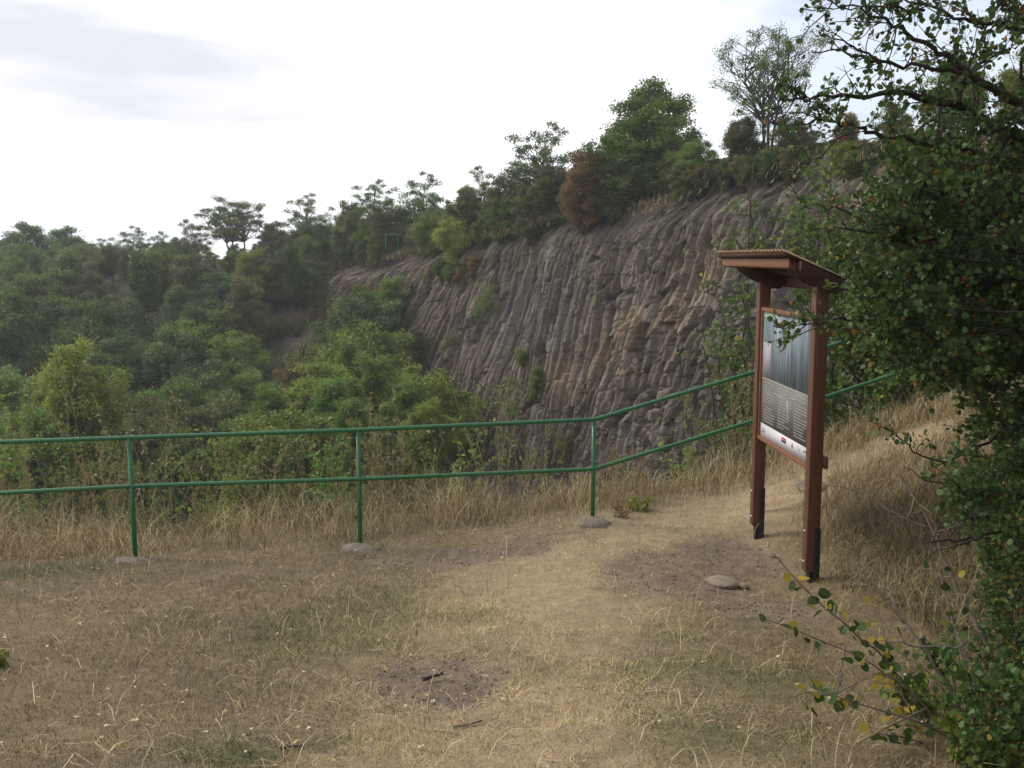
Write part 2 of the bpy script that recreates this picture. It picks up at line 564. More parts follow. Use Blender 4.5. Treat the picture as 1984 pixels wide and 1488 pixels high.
# ------------------------------------------------------------------ quarry: rim line, far terrain
#  px, py, Z, foot height, talus width, cliffness
RIMD = [(3300, 250, 17, -9.5, 2, 1), (2500, 240, 23, -9.5, 2, 1), (2000, 280, 27, -9.5, 3, 1), (1750, 298, 32, -9.0, 3, 1), (1550, 303, 36.5, -8.5, 4, 1), (1370, 330, 41, -8.5, 5, 1),
        (1240, 384, 45.5, -8.5, 6, 1), (1090, 415, 50, -8.0, 7, 1), (960, 455, 56, -7, 10, 1), (860, 478, 61, -5.0, 13, 1), (760, 484, 66, -2.8, 17, 1), (680, 500, 71, -1.2, 20, 1),
        (600, 490, 76, 1.2, 26, 0), (450, 500, 83, 2.4, 32, 0), (250, 520, 90, 1.8, 36, 0), (0, 530, 96, 1.6, 40, 0), (-300, 540, 100, 1.4, 42, 0), (-900, 550, 90, 1.2, 40, 0),
        (-2000, 600, 60, 1.0, 35, 0)]
RIM = np.array([at(a, b_, c) for a, b_, c, *_ in RIMD])
RP = np.array([r[3:] for r in RIMD], float)
RIM = np.vstack([[RIM[0] + np.array([25, -22, 0])], RIM, [RIM[-1] + np.array([-20, -60, 0])]])
RP = np.vstack([RP[:1], RP, RP[-1:]])


def rim_info(x, y):
    """distance outside the rim (negative inside the quarry) and interpolated data"""
    sh = x.shape
    x, y = x.ravel(), y.ravel()
    best = np.full(len(x), 1e9)
    sd_ = np.zeros(len(x))
    zz = np.zeros(len(x))
    pr = np.zeros((len(x), 3))
    for i in range(len(RIM) - 1):
        a, c = RIM[i], RIM[i + 1]
        e = c[:2] - a[:2]
        t = np.clip(((x - a[0]) * e[0] + (y - a[1]) * e[1]) / (e @ e), 0, 1)
        dx, dy = x - a[0] - t * e[0], y - a[1] - t * e[1]
        d = np.hypot(dx, dy)
        s_ = np.sign(e[0] * dy - e[1] * dx)      # left of travel (travel goes right to left) = towards the viewer
        k = d < best
        best[k] = d[k]
        sd_[k] = (-s_ * d)[k]
        zz[k] = (a[2] + t * (c[2] - a[2]))[k]
        pr[k] = (RP[i] + t[:, None] * (RP[i + 1] - RP[i]))[k]
    return sd_.reshape(sh), zz.reshape(sh), pr.reshape(sh + (3,))


FLOOR = -9.5


def terr_z(x, y):
    d, rz, pr = rim_info(x, y)
    foot, tw, cl = pr[..., 0], pr[..., 1], pr[..., 2]
    inner = FLOOR + (np.maximum(foot, FLOOR) - FLOOR) * np.clip((d + tw + 5) / tw, 0, 1) ** 1.2
    rz = rz - 0.35 * (cl > 0.5)
    z = inner + (rz - inner) * np.where(cl > 0.5, sstep(0.8, 2.6, d), sstep(-3.2, -0.4, d))
    z = z + np.where(d > -0.4, 0.03 * np.clip(d, 0, 40), 0)
    z = z + 0.7 * fbm(x * 0.12, y * 0.12, 51, 4) * np.clip(np.abs(d + 1.5) / 4, 0, 1)
    return z


tx = np.concatenate([np.arange(-400, -90, 12), np.arange(-90, 60, 1.0), np.arange(60, 400, 12)])
ty = np.concatenate([np.arange(12.5, 110, 1.0), np.arange(110, 700, 14)])
X, Y = np.meshgrid(tx, ty)
Zt = terr_z(X, Y)
Zt = np.where((Y < 17), np.minimum(Zt, FLOOR - 0.3), Zt)
far = sstep(115, 500, Y)
Zt = Zt - far * 14
n_ = fbm(X * 0.2, Y * 0.2, 8, 4)[..., None]
C = np.array([0.075, 0.07, 0.04]) * (1 + 0.6 * n_)
dd, _, pr = rim_info(X, Y)
cl = (sstep(-9, -4, dd) * (1 - sstep(0.5, 3, dd)) * pr[..., 2])[..., None]
C = C * (1 - cl) + np.array([0.13, 0.10, 0.08]) * cl
st = sstep(-1, 1.5, dd)[..., None] * pr[..., 2:3]
C = C * (1 - st) + np.array([0.20, 0.155, 0.085]) * st
m_ = MB()
m_.add(np.stack([X, Y, Zt], -1).reshape(-1, 3), grid_faces(*X.shape), 0.5, C.reshape(-1, 3))
tag(m_.build('terrain', M['terrain'], smooth=True), 'quarry bottom and wooded slope rising to the far rim', kind='structure')

# ------------------------------------------------------------------ basalt cliff
seg = np.linalg.norm(np.diff(RIM[:, :2], axis=0), axis=1)
cum = np.concatenate([[0], np.cumsum(seg)])
i0, i1 = 1, 12                       # from beyond the right frame edge to the left end of the face
s_r, s_l = cum[i0], cum[i1] + 2.0


def rim_at(s_):
    x = np.interp(s_, cum, RIM[:, 0])
    y = np.interp(s_, cum, RIM[:, 1])
    z = np.interp(s_, cum, RIM[:, 2])
    return np.stack([x, y, z], -1)


ds = 0.042
S = np.arange(s_r, s_l, ds)
T0 = rim_at(S)
k = int(4 / ds)
ker = np.hanning(2 * k + 1)
ker /= ker.sum()


def smooth1(a):
    return np.convolve(np.pad(a, (k, k), 'edge'), ker, 'valid')


T = np.stack([smooth1(T0[:, i]) for i in range(3)], -1)
tang = np.gradient(T, axis=0)[:, :2]
tang /= np.linalg.norm(tang, axis=1, keepdims=True)
nrm = np.c_[-tang[:, 1], tang[:, 0]]          # towards the quarry
if (nrm[len(nrm) // 2] @ (CAM[:2] - T[len(T) // 2, :2])) < 0:
    nrm = -nrm
u = (s_l - S)                                  # metres along the face, growing to the right
HH = T[:, 2] - FLOOR + 1.0
NV = 400
v = np.linspace(0, 1, NV)
Uu, Vv = np.meshgrid(u, v)
Hh = HH[None] * (1 - Vv)                       # height below top: 0 at the rim
hb = HH[None] * Vv                             # depth under the rim
# columns fan towards the left end
lean = 0.9 * (1 - sstep(3, 23, Uu))
cc = Uu + lean * hb * (1 - 0.25 * Vv) + 0.4 * fbm(Uu * 0.15, hb * 0.12, 71, 3) + 0.05 * fbm(Uu * 0.9, hb * 0.35, 72, 2)
wc = 0.29
ci = np.floor(cc / wc + 0.35 * vn(cc / wc * 0.5, cc * 0, 73))
cf = cc / wc + 0.35 * vn(cc / wc * 0.5, cc * 0, 73) - ci
blocky = sstep(30, 44, Uu) * sstep(0.22, 0.38, Vv) * (1 - 0.5 * sstep(0.85, 1.0, Vv))
sl = 2.6 - 1.7 * blocky
si = np.floor(hb / sl + 4 * h1(ci, 81) + 0.2 * fbm(Uu * 0.4, hb * 0.4, 82, 2))
si2 = np.floor(hb / 0.55 + 4 * h1(ci, 84))
pr1 = _h(ci, si, 83)
pr2 = _h(ci, si2, 85)
grp = vn(cc * 0.55, hb * 0.16, 88)             # neighbouring columns step together
facet = np.minimum(1, 2.6 * (1 - np.abs(2 * cf - 1)))
hfr = hb / sl + 4 * h1(ci, 81) + 0.2 * fbm(Uu * 0.4, hb * 0.4, 82, 2) - si
tilt = (cf - 0.5) * (_h(ci, si, 151) - 0.5) * 0.30 + (hfr - 0.5) * (_h(ci, si, 152) - 0.35) * (0.16 + 0.3 * blocky)
prof = tilt + 0.20 * facet + (0.26 + 0.30 * blocky) * pr1 + (0.04 + 0.18 * blocky) * pr2 + (0.5 + 0.4 * blocky) * np.round(grp * 5) / 5
weather = sstep(0.24, 0.10, Vv + 0.10 * fbm(Uu * 0.2, hb * 0.3, 90, 3)) if False else 1 - sstep(0.10, 0.24 + 0.16 * (1 - sstep(14, 26, Uu)), Vv + 0.12 * fbm(Uu * 0.2, hb * 0.3, 90, 3))
rough = 0.32 * fbm(Uu * 2.2, hb * 1.3, 92, 6)
prof = prof * (1 - 0.25 * weather) + rough * (0.2 + 0.9 * weather)
# whole face: steep above, spreading foot, buttresses and gullies
crk = np.clip(1 - np.abs(fbm(cc * 0.55, hb * 0.16, 140, 4)) / 0.045, 0, 1)
crk2 = np.clip(1 - np.abs(fbm(cc * 0.9 + 5, hb * 0.9, 141, 4)) / 0.05, 0, 1) * (0.3 + 0.7 * blocky)
missing = (h1(ci, 142) > 0.86) * (vn(cc * 0 + ci * 3.3, hb * 0.3, 143) > 0.45)
prof = prof - 0.42 * crk - 0.28 * crk2 - 0.40 * missing * (1 - 0.6 * weather)
big = 1.3 * fbm(cc * 0.13, hb * 0.05, 95, 3) + 0.6 * fbm(Uu * 0.35, hb * 0.22, 96, 3)
outw = 0.2 - 1.3 * (1 - sstep(0.0, 0.11, Vv)) + 4.6 * Vv ** 1.15 + 1.6 * sstep(0.8, 1.0, Vv) + big * sstep(0.0, 0.15, Vv) + prof
# rounded shoulder
X = T[None, :, 0] + nrm[None, :, 0] * outw
Y = T[None, :, 1] + nrm[None, :, 1] * outw
Zc = T[None, :, 2] - hb + 1.1 * fbm(Uu * 0.16, Uu * 0, 97, 5) * (1 - Vv) + 0.07 * (pr2 - 0.5) * blocky
# colours
n1_ = fbm(Uu * 0.18, hb * 0.25, 101, 4)
n2_ = fbm(Uu * 1.3, hb * 0.9, 102, 4)
grey = np.array([0.124, 0.107, 0.090])
brown = np.array([0.172, 0.126, 0.085])
straw_ = np.array([0.22, 0.165, 0.105])
purp = np.array([0.140, 0.115, 0.082])
bw = np.clip((1 - sstep(8, 36, Uu)) * 0.85 + 0.1 + 0.9 * n1_ + 0.25 * (h1(ci, 110) - 0.5), 0, 1)[..., None]
C = grey * (1 - bw) + brown * bw
wv = (weather * np.clip(0.75 + 0.5 * n2_, 0, 1))[..., None]
C = C * (1 - 0.6 * wv) + purp * 1.05 * 0.6 * wv
sv = (np.clip(n1_ * 2 + n2_ - 0.35 + 0.5 * (1 - sstep(0.0, 0.5, Vv)) * (1 - sstep(14, 34, Uu)), 0, 1) * 0.55)[..., None]
C = C * (1 - sv) + straw_ * sv
C = C * (0.58 + 0.84 * _h(ci, np.floor(si / 2), 120)[..., None]) * (0.85 + 0.3 * _h(ci, si2, 121)[..., None] * np.clip(blocky + .3, 0, 1)[..., None])
lich = (sstep(0.80, 0.97, _h(ci, si, 130)) * sstep(0.0, 0.4, n2_ + .2) * 0.5)[..., None]
C = C * (1 - lich) + np.array([0.24, 0.235, 0.23]) * lich
joint = (np.abs(cf - 0.5) > 0.44)[..., None]
m_ = MB()
# cap strip going back over the plateau
capx = T[None, :, 0] - nrm[None, :, 0] * 4.5
capy = T[None, :, 1] - nrm[None, :, 1] * 4.5
VX = np.concatenate([capx, X])
VY = np.concatenate([capy, Y])
VZ = np.concatenate([Zc[:1] - 0.25, Zc])
CC = np.concatenate([C[:1] * 0 + straw_, C])
CC[0] = np.array([0.12, 0.10, 0.06])
m_.add(np.stack([VX, VY, VZ], -1).reshape(-1, 3), grid_faces(*VX.shape), 0.5, CC.reshape(-1, 3))
tag(m_.build('cliff', M['rock'], smooth=False), 'grey brown quarry cliff of upright and fanned basalt columns', kind='structure')
CLX, CLY, CLZ = X, Y, Zc


def cliff_pt(px, py):
    """point of the cliff face seen at a pixel"""
    P = np.stack([CLX[::4, ::6], CLY[::4, ::6], CLZ[::4, ::6]], -1).reshape(-1, 3)
    a_, b_, c_ = proj(P)
    k_ = np.argmin((a_ - px) ** 2 + (b_ - py) ** 2)
    return P[k_]


# ------------------------------------------------------------------ leaves, trees
LOBED = np.array([(0, 0), (.22, .12), (.5, .22), (.38, .42), (.62, .6), (.36, .66), (.3, .9), (0, 1.05),
                  (-.3, .9), (-.36, .66), (-.62, .6), (-.38, .42), (-.5, .22), (-.22, .12)]) * [0.9, 1]
ROUND = np.array([(0, 0), (.3, .08), (.5, .3), (.5, .58), (.3, .84), (0, 1.05), (-.3, .84), (-.5, .58), (-.5, .3), (-.3, .08)])
OVAL = np.array([(0, 0), (.28, .3), (.24, .7), (0, 1.0), (-.24, .7), (-.28, .3)])
QUAD = np.array([(0, 0), (.42, .5), (0, 1.0), (-.42, .5)])


def rand_dirs(rng, n):
    d = rng.normal(size=(n, 3))
    return d / np.linalg.norm(d, axis=1, keepdims=True)


def leaves(mb, P, size, rng, shape=QUAD, up=0.5, vals=None, droop=0.0, fold=0.12):
    """flat leaves of one outline rooted at P"""
    n = len(P)
    if n == 0:
        return
    nm = rand_dirs(rng, n) + np.array([0, 0, up])
    nm /= np.linalg.norm(nm, axis=1, keepdims=True)
    ax = rand_dirs(rng, n) + np.array([0, 0, -droop])
    ax -= nm * np.sum(ax * nm, 1, keepdims=True)
    ax /= np.linalg.norm(ax, axis=1, keepdims=True) + 1e-9
    sd2 = np.cross(nm, ax)
    sz = size * rng.uniform(0.65, 1.3, n) if np.isscalar(size) else size
    k_ = len(shape)
    V = P[:, None] + sz[:, None, None] * (sd2[:, None] * shape[None, :, 0:1] + ax[:, None] * shape[None, :, 1:2]
                                          + nm[:, None] * (np.abs(shape[None, :, 0:1]) * fold * 2))
    a = rng.uniform(0, 1, n) if vals is None else vals
    mb.add(V.reshape(-1, 3), np.arange(n * k_).reshape(n, k_), np.repeat(a, k_))


def curve(p0, p1, rng, n=5, bend=0.12, sag=0.0):
    p0, p1 = np.asarray(p0, float), np.asarray(p1, float)
    t = np.linspace(0, 1, n)[:, None]
    Ld = np.linalg.norm(p1 - p0)
    off = rng.normal(size=3) * bend * Ld
    P = p0 + (p1 - p0) * t + off * (t * (1 - t) * 4) * 0.5 + np.array([0, 0, -sag * Ld]) * (t * (1 - t) * 4)
    P[1:-1] += rng.normal(size=(n - 2, 3)) * Ld * 0.02
    return P


def tree_meshes(name, seed, H, W, base, ncl, nlv, ls, rc, bias=0.45, tr=0.13, flat=0.62, stems=1, top=1.0, shape=QUAD, zbias=0.0, droop=0.0):
    rng = np.random.default_rng(seed)
    tb, cb = MB(), MB()
    zc, hz = (base + H) / 2, (H - base) / 2
    cl = []
    while len(cl) < ncl:
        d = rand_dirs(rng, 1)[0]
        r = rng.uniform() ** bias
        p_ = d * r
        ww = W / 2 * (1 - (1 - top) * (p_[2] + 1) / 2)
        # lopsided lumps
        lump = 0.82 + 0.3 * math.sin(3 * math.atan2(d[1], d[0]) + seed) * math.cos(2.1 * d[2] + seed)
        q = np.array([p_[0] * ww * lump, p_[1] * ww * lump, zc + p_[2] * hz * (0.86 + 0.14 * lump)])
        if all(np.linalg.norm((q - o) * [1, 1, 1.3]) > rc * 0.75 for o in cl):
            cl.append(q)
        elif rng.uniform() < 0.04:
            cl.append(q)
    cl = np.array(cl)
    tops = []
    for s_ in range(stems):
        a = s_ * 2 * PI / stems + seed
        sp_ = 0 if stems == 1 else W * 0.16
        pt = [np.array([0.1 * sp_ * math.cos(a), 0.1 * sp_ * math.sin(a), -0.4]), np.array([0.45 * sp_ * math.cos(a), 0.45 * sp_ * math.sin(a), H * 0.33]) + rng.normal(size=3) * 0.02 * H,
              np.array([sp_ * math.cos(a), sp_ * math.sin(a), H * 0.62]) + rng.normal(size=3) * 0.03 * H, np.array([sp_ * 1.2 * math.cos(a), sp_ * 1.2 * math.sin(a), H * 0.9]) + rng.normal(size=3) * 0.02 * H]
        tt = np.linspace(0, 3, 13)
        P = np.stack([np.interp(tt, range(4), np.array(pt)[:, i]) for i in range(3)], -1)
        tops.append(P)
        tb.tube(P, np.interp(tt, [0, 0.3, 3], [tr * 1.35, tr, tr * 0.15]) / math.sqrt(stems), 7)
    for q in cl:
        P = tops[rng.integers(len(tops))]
        zt = q[2] - (0.35 + 0.5 * rng.uniform()) * np.hypot(q[0], q[1]) - 0.1 * H
        zt = min(max(zt, base * 0.7 + 0.1 * H), H * 0.85)
        k_ = np.argmin(np.abs(P[:, 2] - zt))
        C_ = curve(P[k_], q, rng, 5, 0.14, -0.05)
        r0 = tr * 0.38 * (1 - 0.6 * P[k_, 2] / H)
        tb.tube(C_, np.linspace(r0, r0 * 0.25, 5), 4, False)
        for _ in range(3):
            e = q + rand_dirs(rng, 1)[0] * rc * 0.8
            tb.tube(np.array([C_[3], (C_[3] + e) / 2 + rng.normal(size=3) * 0.03, e]), [r0 * 0.3, r0 * 0.2, r0 * 0.1], 3, False)
    idx = rng.integers(0, len(cl), ncl * nlv)
    rs = (0.7 + 0.6 * rng.uniform(size=len(cl)))[idx][:, None]
    g_ = rng.normal(size=(len(idx), 3))
    g_ = g_ / np.linalg.norm(g_, axis=1, keepdims=True) * rng.uniform(size=(len(idx), 1)) ** 0.55
    P = cl[idx] + g_ * rc * rs * np.array([1, 1, flat])
    P += 0.12 * rc * rng.normal(size=P.shape)
    tone = rng.uniform(size=len(cl))[idx]
    vals = np.clip(0.55 * rng.uniform(size=len(idx)) + 0.45 * tone, 0, 1)
    leaves(cb, P, ls, rng, shape, 0.6, vals, droop)
    return tb.mesh(name + '_trunk', M['bark'], True), cb.mesh(name + '_crown', M['lf_mid'])


PROTO = {
    'round': tree_meshes('round', 3, 6.5, 5.2, 1.6, 80, 270, 0.135, 0.60),
    'feathery': tree_meshes('feathery', 61, 8.0, 7.8, 2.0, 120, 105, 0.095, 0.46, bias=0.4, tr=0.15, flat=0.7, stems=3, shape=OVAL, droop=0.4),
    'airy': tree_meshes('airy', 8, 7.5, 6.2, 2.2, 88, 130, 0.11, 0.46, bias=0.35, tr=0.14, flat=0.5),
    'umbrella': tree_meshes('umbrella', 14, 6.5, 7.4, 2.6, 90, 150, 0.11, 0.48, bias=0.4, tr=0.16, flat=0.45, stems=3),
    'bushy': tree_meshes('bushy', 21, 4.6, 4.8, 0.1, 80, 270, 0.12, 0.54, tr=0.07, stems=4),
    'bushy_tall': tree_meshes('bushy_tall', 27, 6.2, 4.4, 0.2, 80, 270, 0.13, 0.57, tr=0.09, stems=3, top=0.72),
    'conic': tree_meshes('conic', 33, 6.6, 3.6, 0.8, 64, 270, 0.125, 0.5, tr=0.1, top=0.55),
    'spiky': tree_meshes('spiky', 41, 6.0, 4.6, 0.6, 76, 270, 0.14, 0.48, tr=0.1, top=0.75, flat=1.1, shape=OVAL),
    'sparse': tree_meshes('sparse', 52, 3.4, 2.0, 0.5, 24, 70, 0.09, 0.4, tr=0.035, stems=3),
}


def put_tree(kind, loc, scale, rz, m, label, cat='tree', group=None, name='tree', sz=1.0):
    t_, c_ = PROTO[kind]
    r = empty(name, loc)
    r.rotation_euler = (0, 0, rz)
    r.scale = (scale, scale, scale * sz)
    tag(r, label, cat, group)
    a = bpy.data.objects.new('trunk' if cat == 'tree' else 'branches', t_)
    col.objects.link(a)
    a.parent = r
    a = bpy.data.objects.new('crown' if cat == 'tree' else 'foliage', c_)
    col.objects.link(a)
    a.parent = r
    a.material_slots[0].link = 'OBJECT'
    a.material_slots[0].material = M[m]
    return r


HT = {'feathery': 8.0, 'round': 6.5, 'airy': 7.5, 'umbrella': 6.5, 'bushy': 4.6, 'bushy_tall': 6.2, 'conic': 6.6, 'spiky': 6.0, 'sparse': 3.4}


def tree_px(kind, px, ytop, ybase, Z, rz, m, label, sz=1.0, **kw):
    """a tree whose top and foot are seen at ytop / ybase"""
    b_ = at(px, ybase, Z)
    t_ = at(px, ytop, Z)
    h = t_[2] - b_[2]
    return put_tree(kind, b_, h / HT[kind] / sz, rz, m, label, sz=sz, **kw)


SKY = ([-200, 0, 120, 250, 350, 420, 520, 600, 680, 780, 870, 960, 1000, 1060, 1150, 1200, 1260, 1340, 1400, 1500, 1650, 2000],
       [450, 448, 450, 462, 462, 470, 450, 430, 415, 410, 395, 372, 355, 325, 300, 290, 270, 300, 290, 262, 250, 200])
def terr_hit(px, py):
    d = at(px, py, 1.0) - CAM
    t = np.linspace(24, 125, 500)
    P = CAM + d[None] * t[:, None]
    g = terr_z(P[:, 0], P[:, 1])
    k = np.argmax(P[:, 2] < g)
    return P[k] if P[k, 2] < g[k] else None


# trees on the rim against the sky
RT_ = [
    ('feathery', 1487, 42, 300, 38.5, 0.3, 'lf_blue', 'tall thin airy tree on the cliff top, the highest one left of the hawthorn', 1.0),
    ('bushy', 1440, 225, 315, 39, 1.2, 'lf_olive', 'low olive bush at the foot of the tall airy tree on the cliff top', 1),
    ('bushy', 1535, 225, 318, 38, 2.9, 'lf_olive', 'yellowing bush on the cliff edge right of the tall airy tree', 1),
    ('round', 1268, 160, 350, 47, 2.1, 'lf_mid', 'tall round green tree topping the clump in the middle of the cliff top', 0.9),
    ('bushy', 1215, 222, 375, 47, 0.5, 'lf_mid', 'broad green bushy tree just left of the tall round one on the cliff top', 1),
    ('bushy', 1290, 265, 352, 45.5, 4.4, 'lf_mid', 'pale green bush by the straw patch on the cliff edge', 0.8),
    ('bushy', 1345, 270, 330, 43, 5.4, 'lf_mid', 'small bush at the right end of the middle clump on the cliff top', 1),
    ('bushy_tall', 1130, 285, 415, 46.5, 0.9, 'lf_rust', 'orange brown tree turning autumn coloured on the cliff top', 1),
    ('airy', 1058, 240, 420, 53, 1.7, 'lf_blue', 'grey green airy tree left of the orange brown tree', 0.9),
    ('bushy', 1075, 320, 410, 51, 3.3, 'lf_olive', 'dull green bush below the grey green airy tree', 1),
    ('bushy', 1000, 335, 425, 55, 2.2, 'lf_olive', 'bush in the dip left of the grey green airy tree', 1),
    ('airy', 935, 322, 440, 58, 4.9, 'lf_olive', 'thin topped tree with bare twigs above the rim dip', 1),
    ('bushy_tall', 900, 355, 462, 59, 0.4, 'lf_olive', 'olive bushy tree leaning over the upper left cliff edge', 1),
    ('bushy', 985, 375, 440, 55.5, 5.1, 'lf_dark', 'dark low bush hugging the cliff edge', 1),
    ('bushy', 1120, 345, 412, 48, 3.3, 'lf_olive', 'dull olive bush tucked under the orange brown tree', 1),
    ('bushy', 885, 420, 485, 58, 2.7, 'lf_yellow', 'yellow orange shrub hanging at the top of the fanned columns', 1),
    ('airy', 822, 335, 470, 66, 0.8, 'lf_dark', 'dark thin stemmed tree, the right one of the pair seen through to the sky', 0.95),
    ('airy', 730, 348, 470, 68, 2.5, 'lf_dark', 'dark thin stemmed tree, the left one of the pair seen through to the sky', 0.95),
    ('bushy', 850, 400, 475, 63, 3.9, 'lf_dark', 'dark round bush between the pair of thin trees and the cliff', 1),
    ('bushy_tall', 680, 385, 500, 71, 1.5, 'lf_olive', 'olive tree left of the thin stemmed pair on the rim', 1),
    ('bushy', 760, 400, 475, 67, 5.0, 'lf_olive', 'olive bush at the foot of the thin stemmed pair', 1),
    ('airy', 600, 375, 510, 75, 3.1, 'lf_blue', 'sparse tree with see-through crown between the umbrella tree and the olive tree', 1),
    ('umbrella', 455, 382, 520, 80, 0.6, 'lf_dark', 'wide umbrella crowned tree standing above the left skyline', 1),
    ('round', 540, 430, 530, 79, 4.0, 'lf_olive', 'rounded olive tree right of the umbrella crowned tree', 1),
    ('airy', 372, 425, 540, 84, 5.5, 'lf_dark', 'small thin tree left of the umbrella crowned tree', 1),
    ('airy', 262, 438, 550, 88, 1.1, 'lf_dark', 'thin ragged tree in the middle of the left skyline', 1),
    ('airy', 310, 448, 550, 87, 2.2, 'lf_blue', 'low ragged tree on the left skyline beside the gap', 1),
    ('round', 140, 440, 560, 92, 3.6, 'lf_dark', 'rounded dark tree on the far left skyline, second from the photo edge', 1),
    ('round', 50, 432, 560, 94, 0.2, 'lf_dark', 'rounded dark tree at the far left end of the skyline', 1),
    ('round', -40, 438, 560, 95, 5.2, 'lf_dark', 'dark tree cut by the left photo edge on the skyline', 1),
    ('airy', 205, 462, 560, 90, 0.1, 'lf_dark', 'short ragged tree right of the two rounded skyline trees', 1),
    ('bushy_tall', 1640, 215, 300, 35, 0.1, 'lf_olive', 'bush on the cliff top glimpsed through the hawthorn twigs', 1),
    ('bushy_tall', 1730, 190, 300, 33, 2.1, 'lf_mid', 'rounded bush on the cliff top behind the hawthorn branches', 1),
    ('round', 1850, 120, 290, 31, 4.1, 'lf_mid', 'tree on the cliff top behind the densest hawthorn leaves', 1),
    ('round', 1990, 100, 290, 29, 1.1, 'lf_mid', 'tree on the cliff top behind the hawthorn at the right edge', 1),
]
placed = []
for kd, px, yt, yb, Z, rz, mm, lab, sz in RT_:
    yb += 26 if 740 < px < 1420 else 8
    r_ = tree_px(kd, px, yt, yb, Z, rz, mm, lab, sz)
    placed.append(r_.location[:2])

rgs = np.random.default_rng(17)
for i in range(165):
    px = rgs.uniform(-60, 1600) if i < 60 else (rgs.uniform(640, 1400) if i < 115 else rgs.uniform(1330, 1860))
    s_i = np.interp(-px, [-r[0] for r in RIMD][:16], cum[1:17])
    q = rim_at(np.array([s_i]))[0]
    back = q[:2] - CAM[:2]
    back /= np.linalg.norm(back)
    off = rgs.uniform(-1.2, 3.5)
    q = q + np.array([back[0], back[1], 0]) * off
    if 735 < px < 810 or 1225 < px < 1300:
        q = q + np.array([back[0], back[1], 0]) * 3
    qq = proj(q)
    hgt_ = min(rgs.uniform(1.6, 3.6), (qq[1] - np.interp(qq[0], *SKY) + 5) / F * qq[2])
    if hgt_ < 0.7 or 1235 < qq[0] < 1300 or 1085 < qq[0] < 1165:
        continue
    kd = ['bushy', 'bushy', 'bushy_tall', 'round'][rgs.integers(4)]
    mm = ['lf_olive', 'lf_mid', 'lf_olive', 'lf_dark', 'lf_blue'][rgs.integers(5)]
    put_tree(kd, (q[0], q[1], q[2] - 0.9), (hgt_ + 0.4) / HT[kd], rgs.uniform(0, 6.28), mm, 'low bush in the scrub growing along the edge of the far quarry rim', cat='bush', group='scrub along the far rim', name='bush')

for kd, x_, y_, sc_, rz_, lab in [('round', -5.0, -5.5, 1.1, 0.4, 'unseen broad tree added for shade behind the viewpoint on its left'), ('bushy_tall', 0.6, -6.5, 1.0, 2.0, 'unseen bushy tree added for shade right behind the viewpoint'), ('round', 6.0, -3.2, 1.1, 3.0, 'unseen broad tree added for shade behind the viewpoint on its right')]:  # trees out of view, added to shade the foreground
    put_tree(kd, (x_, y_, float(ground_z(x_, y_))), sc_, rz_, 'lf_mid', lab)
for i in range(13):
    px = 520 + i * 13.5
    pyb = rgs.uniform(560, 604)
    q = terr_hit(px, pyb)
    if q is None:
        continue
    kd = ['bushy', 'bushy_tall', 'round'][i % 3]
    put_tree(kd, q - np.array([0, 0, 0.4]), rgs.uniform(3.0, 4.2) / HT[kd], i * 1.3, ['lf_olive', 'lf_dark', 'lf_mid', 'lf_olive'][i % 4], 'bushy tree overhanging the bare brown bank at the left end of the cliff', group='bushy trees above the bare bank')

# shrubs growing on the face and its foot
for kd, px, yt, yb, mm, lab in [
    ('bushy_tall', 760, 530, 650, 'lf_bright', 'fresh green bush on the slope left of the fanned columns'),
    ('bushy', 735, 560, 640, 'lf_mid', 'smaller green bush pressed against the fresh green one'),
    ('sparse', 948, 540, 640, 'lf_bright', 'wispy pale green bush growing high in the fanned columns'),
    ('sparse', 925, 585, 630, 'lf_bright', 'small pale bush beside the wispy one in the fanned columns'),
    ('bushy', 1012, 675, 710, 'lf_bright', 'little green tuft rooted in a crack at the middle of the cliff'),
    ('bushy_tall', 1045, 705, 785, 'lf_bright', 'green bush hanging on the cliff below the little tuft'),
    ('sparse', 988, 770, 830, 'lf_mid', 'thin green bush low on the columns left of the hanging bush'),
    ('sparse', 1090, 825, 905, 'lf_olive', 'dull bush at the cliff foot beyond the third railing post'),
    ('sparse', 870, 640, 690, 'lf_olive', 'small dull bush on the leaning columns'),
    ('bushy', 800, 640, 720, 'lf_olive', 'olive bush at the lower left end of the columns'),
    ('bushy', 1390, 320, 345, 'lf_olive', 'tiny olive bush on the lip of the cliff'),
]:
    q = cliff_pt(px, yb)
    Z = proj(q)[2] - 0.25
    tree_px(kd, px, yt, yb, Z, px * 0.37, mm, lab, cat='bush', name='bush')

for i in range(16):
    q = terr_hit(505 + 175 * ((i * 0.618) % 1), 600 + 66 * ((i * 0.37 + 0.1) % 1))
    if q is None:
        continue
    kd = ['sparse', 'bushy', 'sparse'][i % 3]
    put_tree(kd, q - np.array([0, 0, 0.15]), (0.9 + 0.8 * ((i * 0.29) % 1)) / HT[kd], i * 0.9, ['lf_olive', 'lf_rust', 'lf_mid', 'lf_olive'][i % 4], 'small scrubby bush growing on the bare brown bank left of the cliff', cat='bush', group='scrubby bushes on the bare bank', name='bush')

for i in range(18):
    px_, py_ = 690 + 330 * ((i * 0.618) % 1), 500 + 105 * ((i * 0.37 + 0.1) % 1)
    if px_ > 850 and py_ > 480 + (1010 - px_) * 0.7:
        py_ = 455 + (1010 - px_) * 0.3
    q = cliff_pt(px_, py_)
    kd = ['sparse', 'bushy', 'bushy', 'sparse'][i % 4]
    put_tree(kd, q - np.array([0, -0.3, 0.25]), (0.9 + 0.7 * ((i * 0.29) % 1)) / HT[kd], i * 0.9, ['lf_olive', 'lf_rust', 'lf_mid', 'lf_olive', 'lf_dark'][i % 5], 'small dull bush clinging to the brown soil on the upper left of the cliff', cat='bush', group='scrubby bushes on the upper left cliff', name='bush')

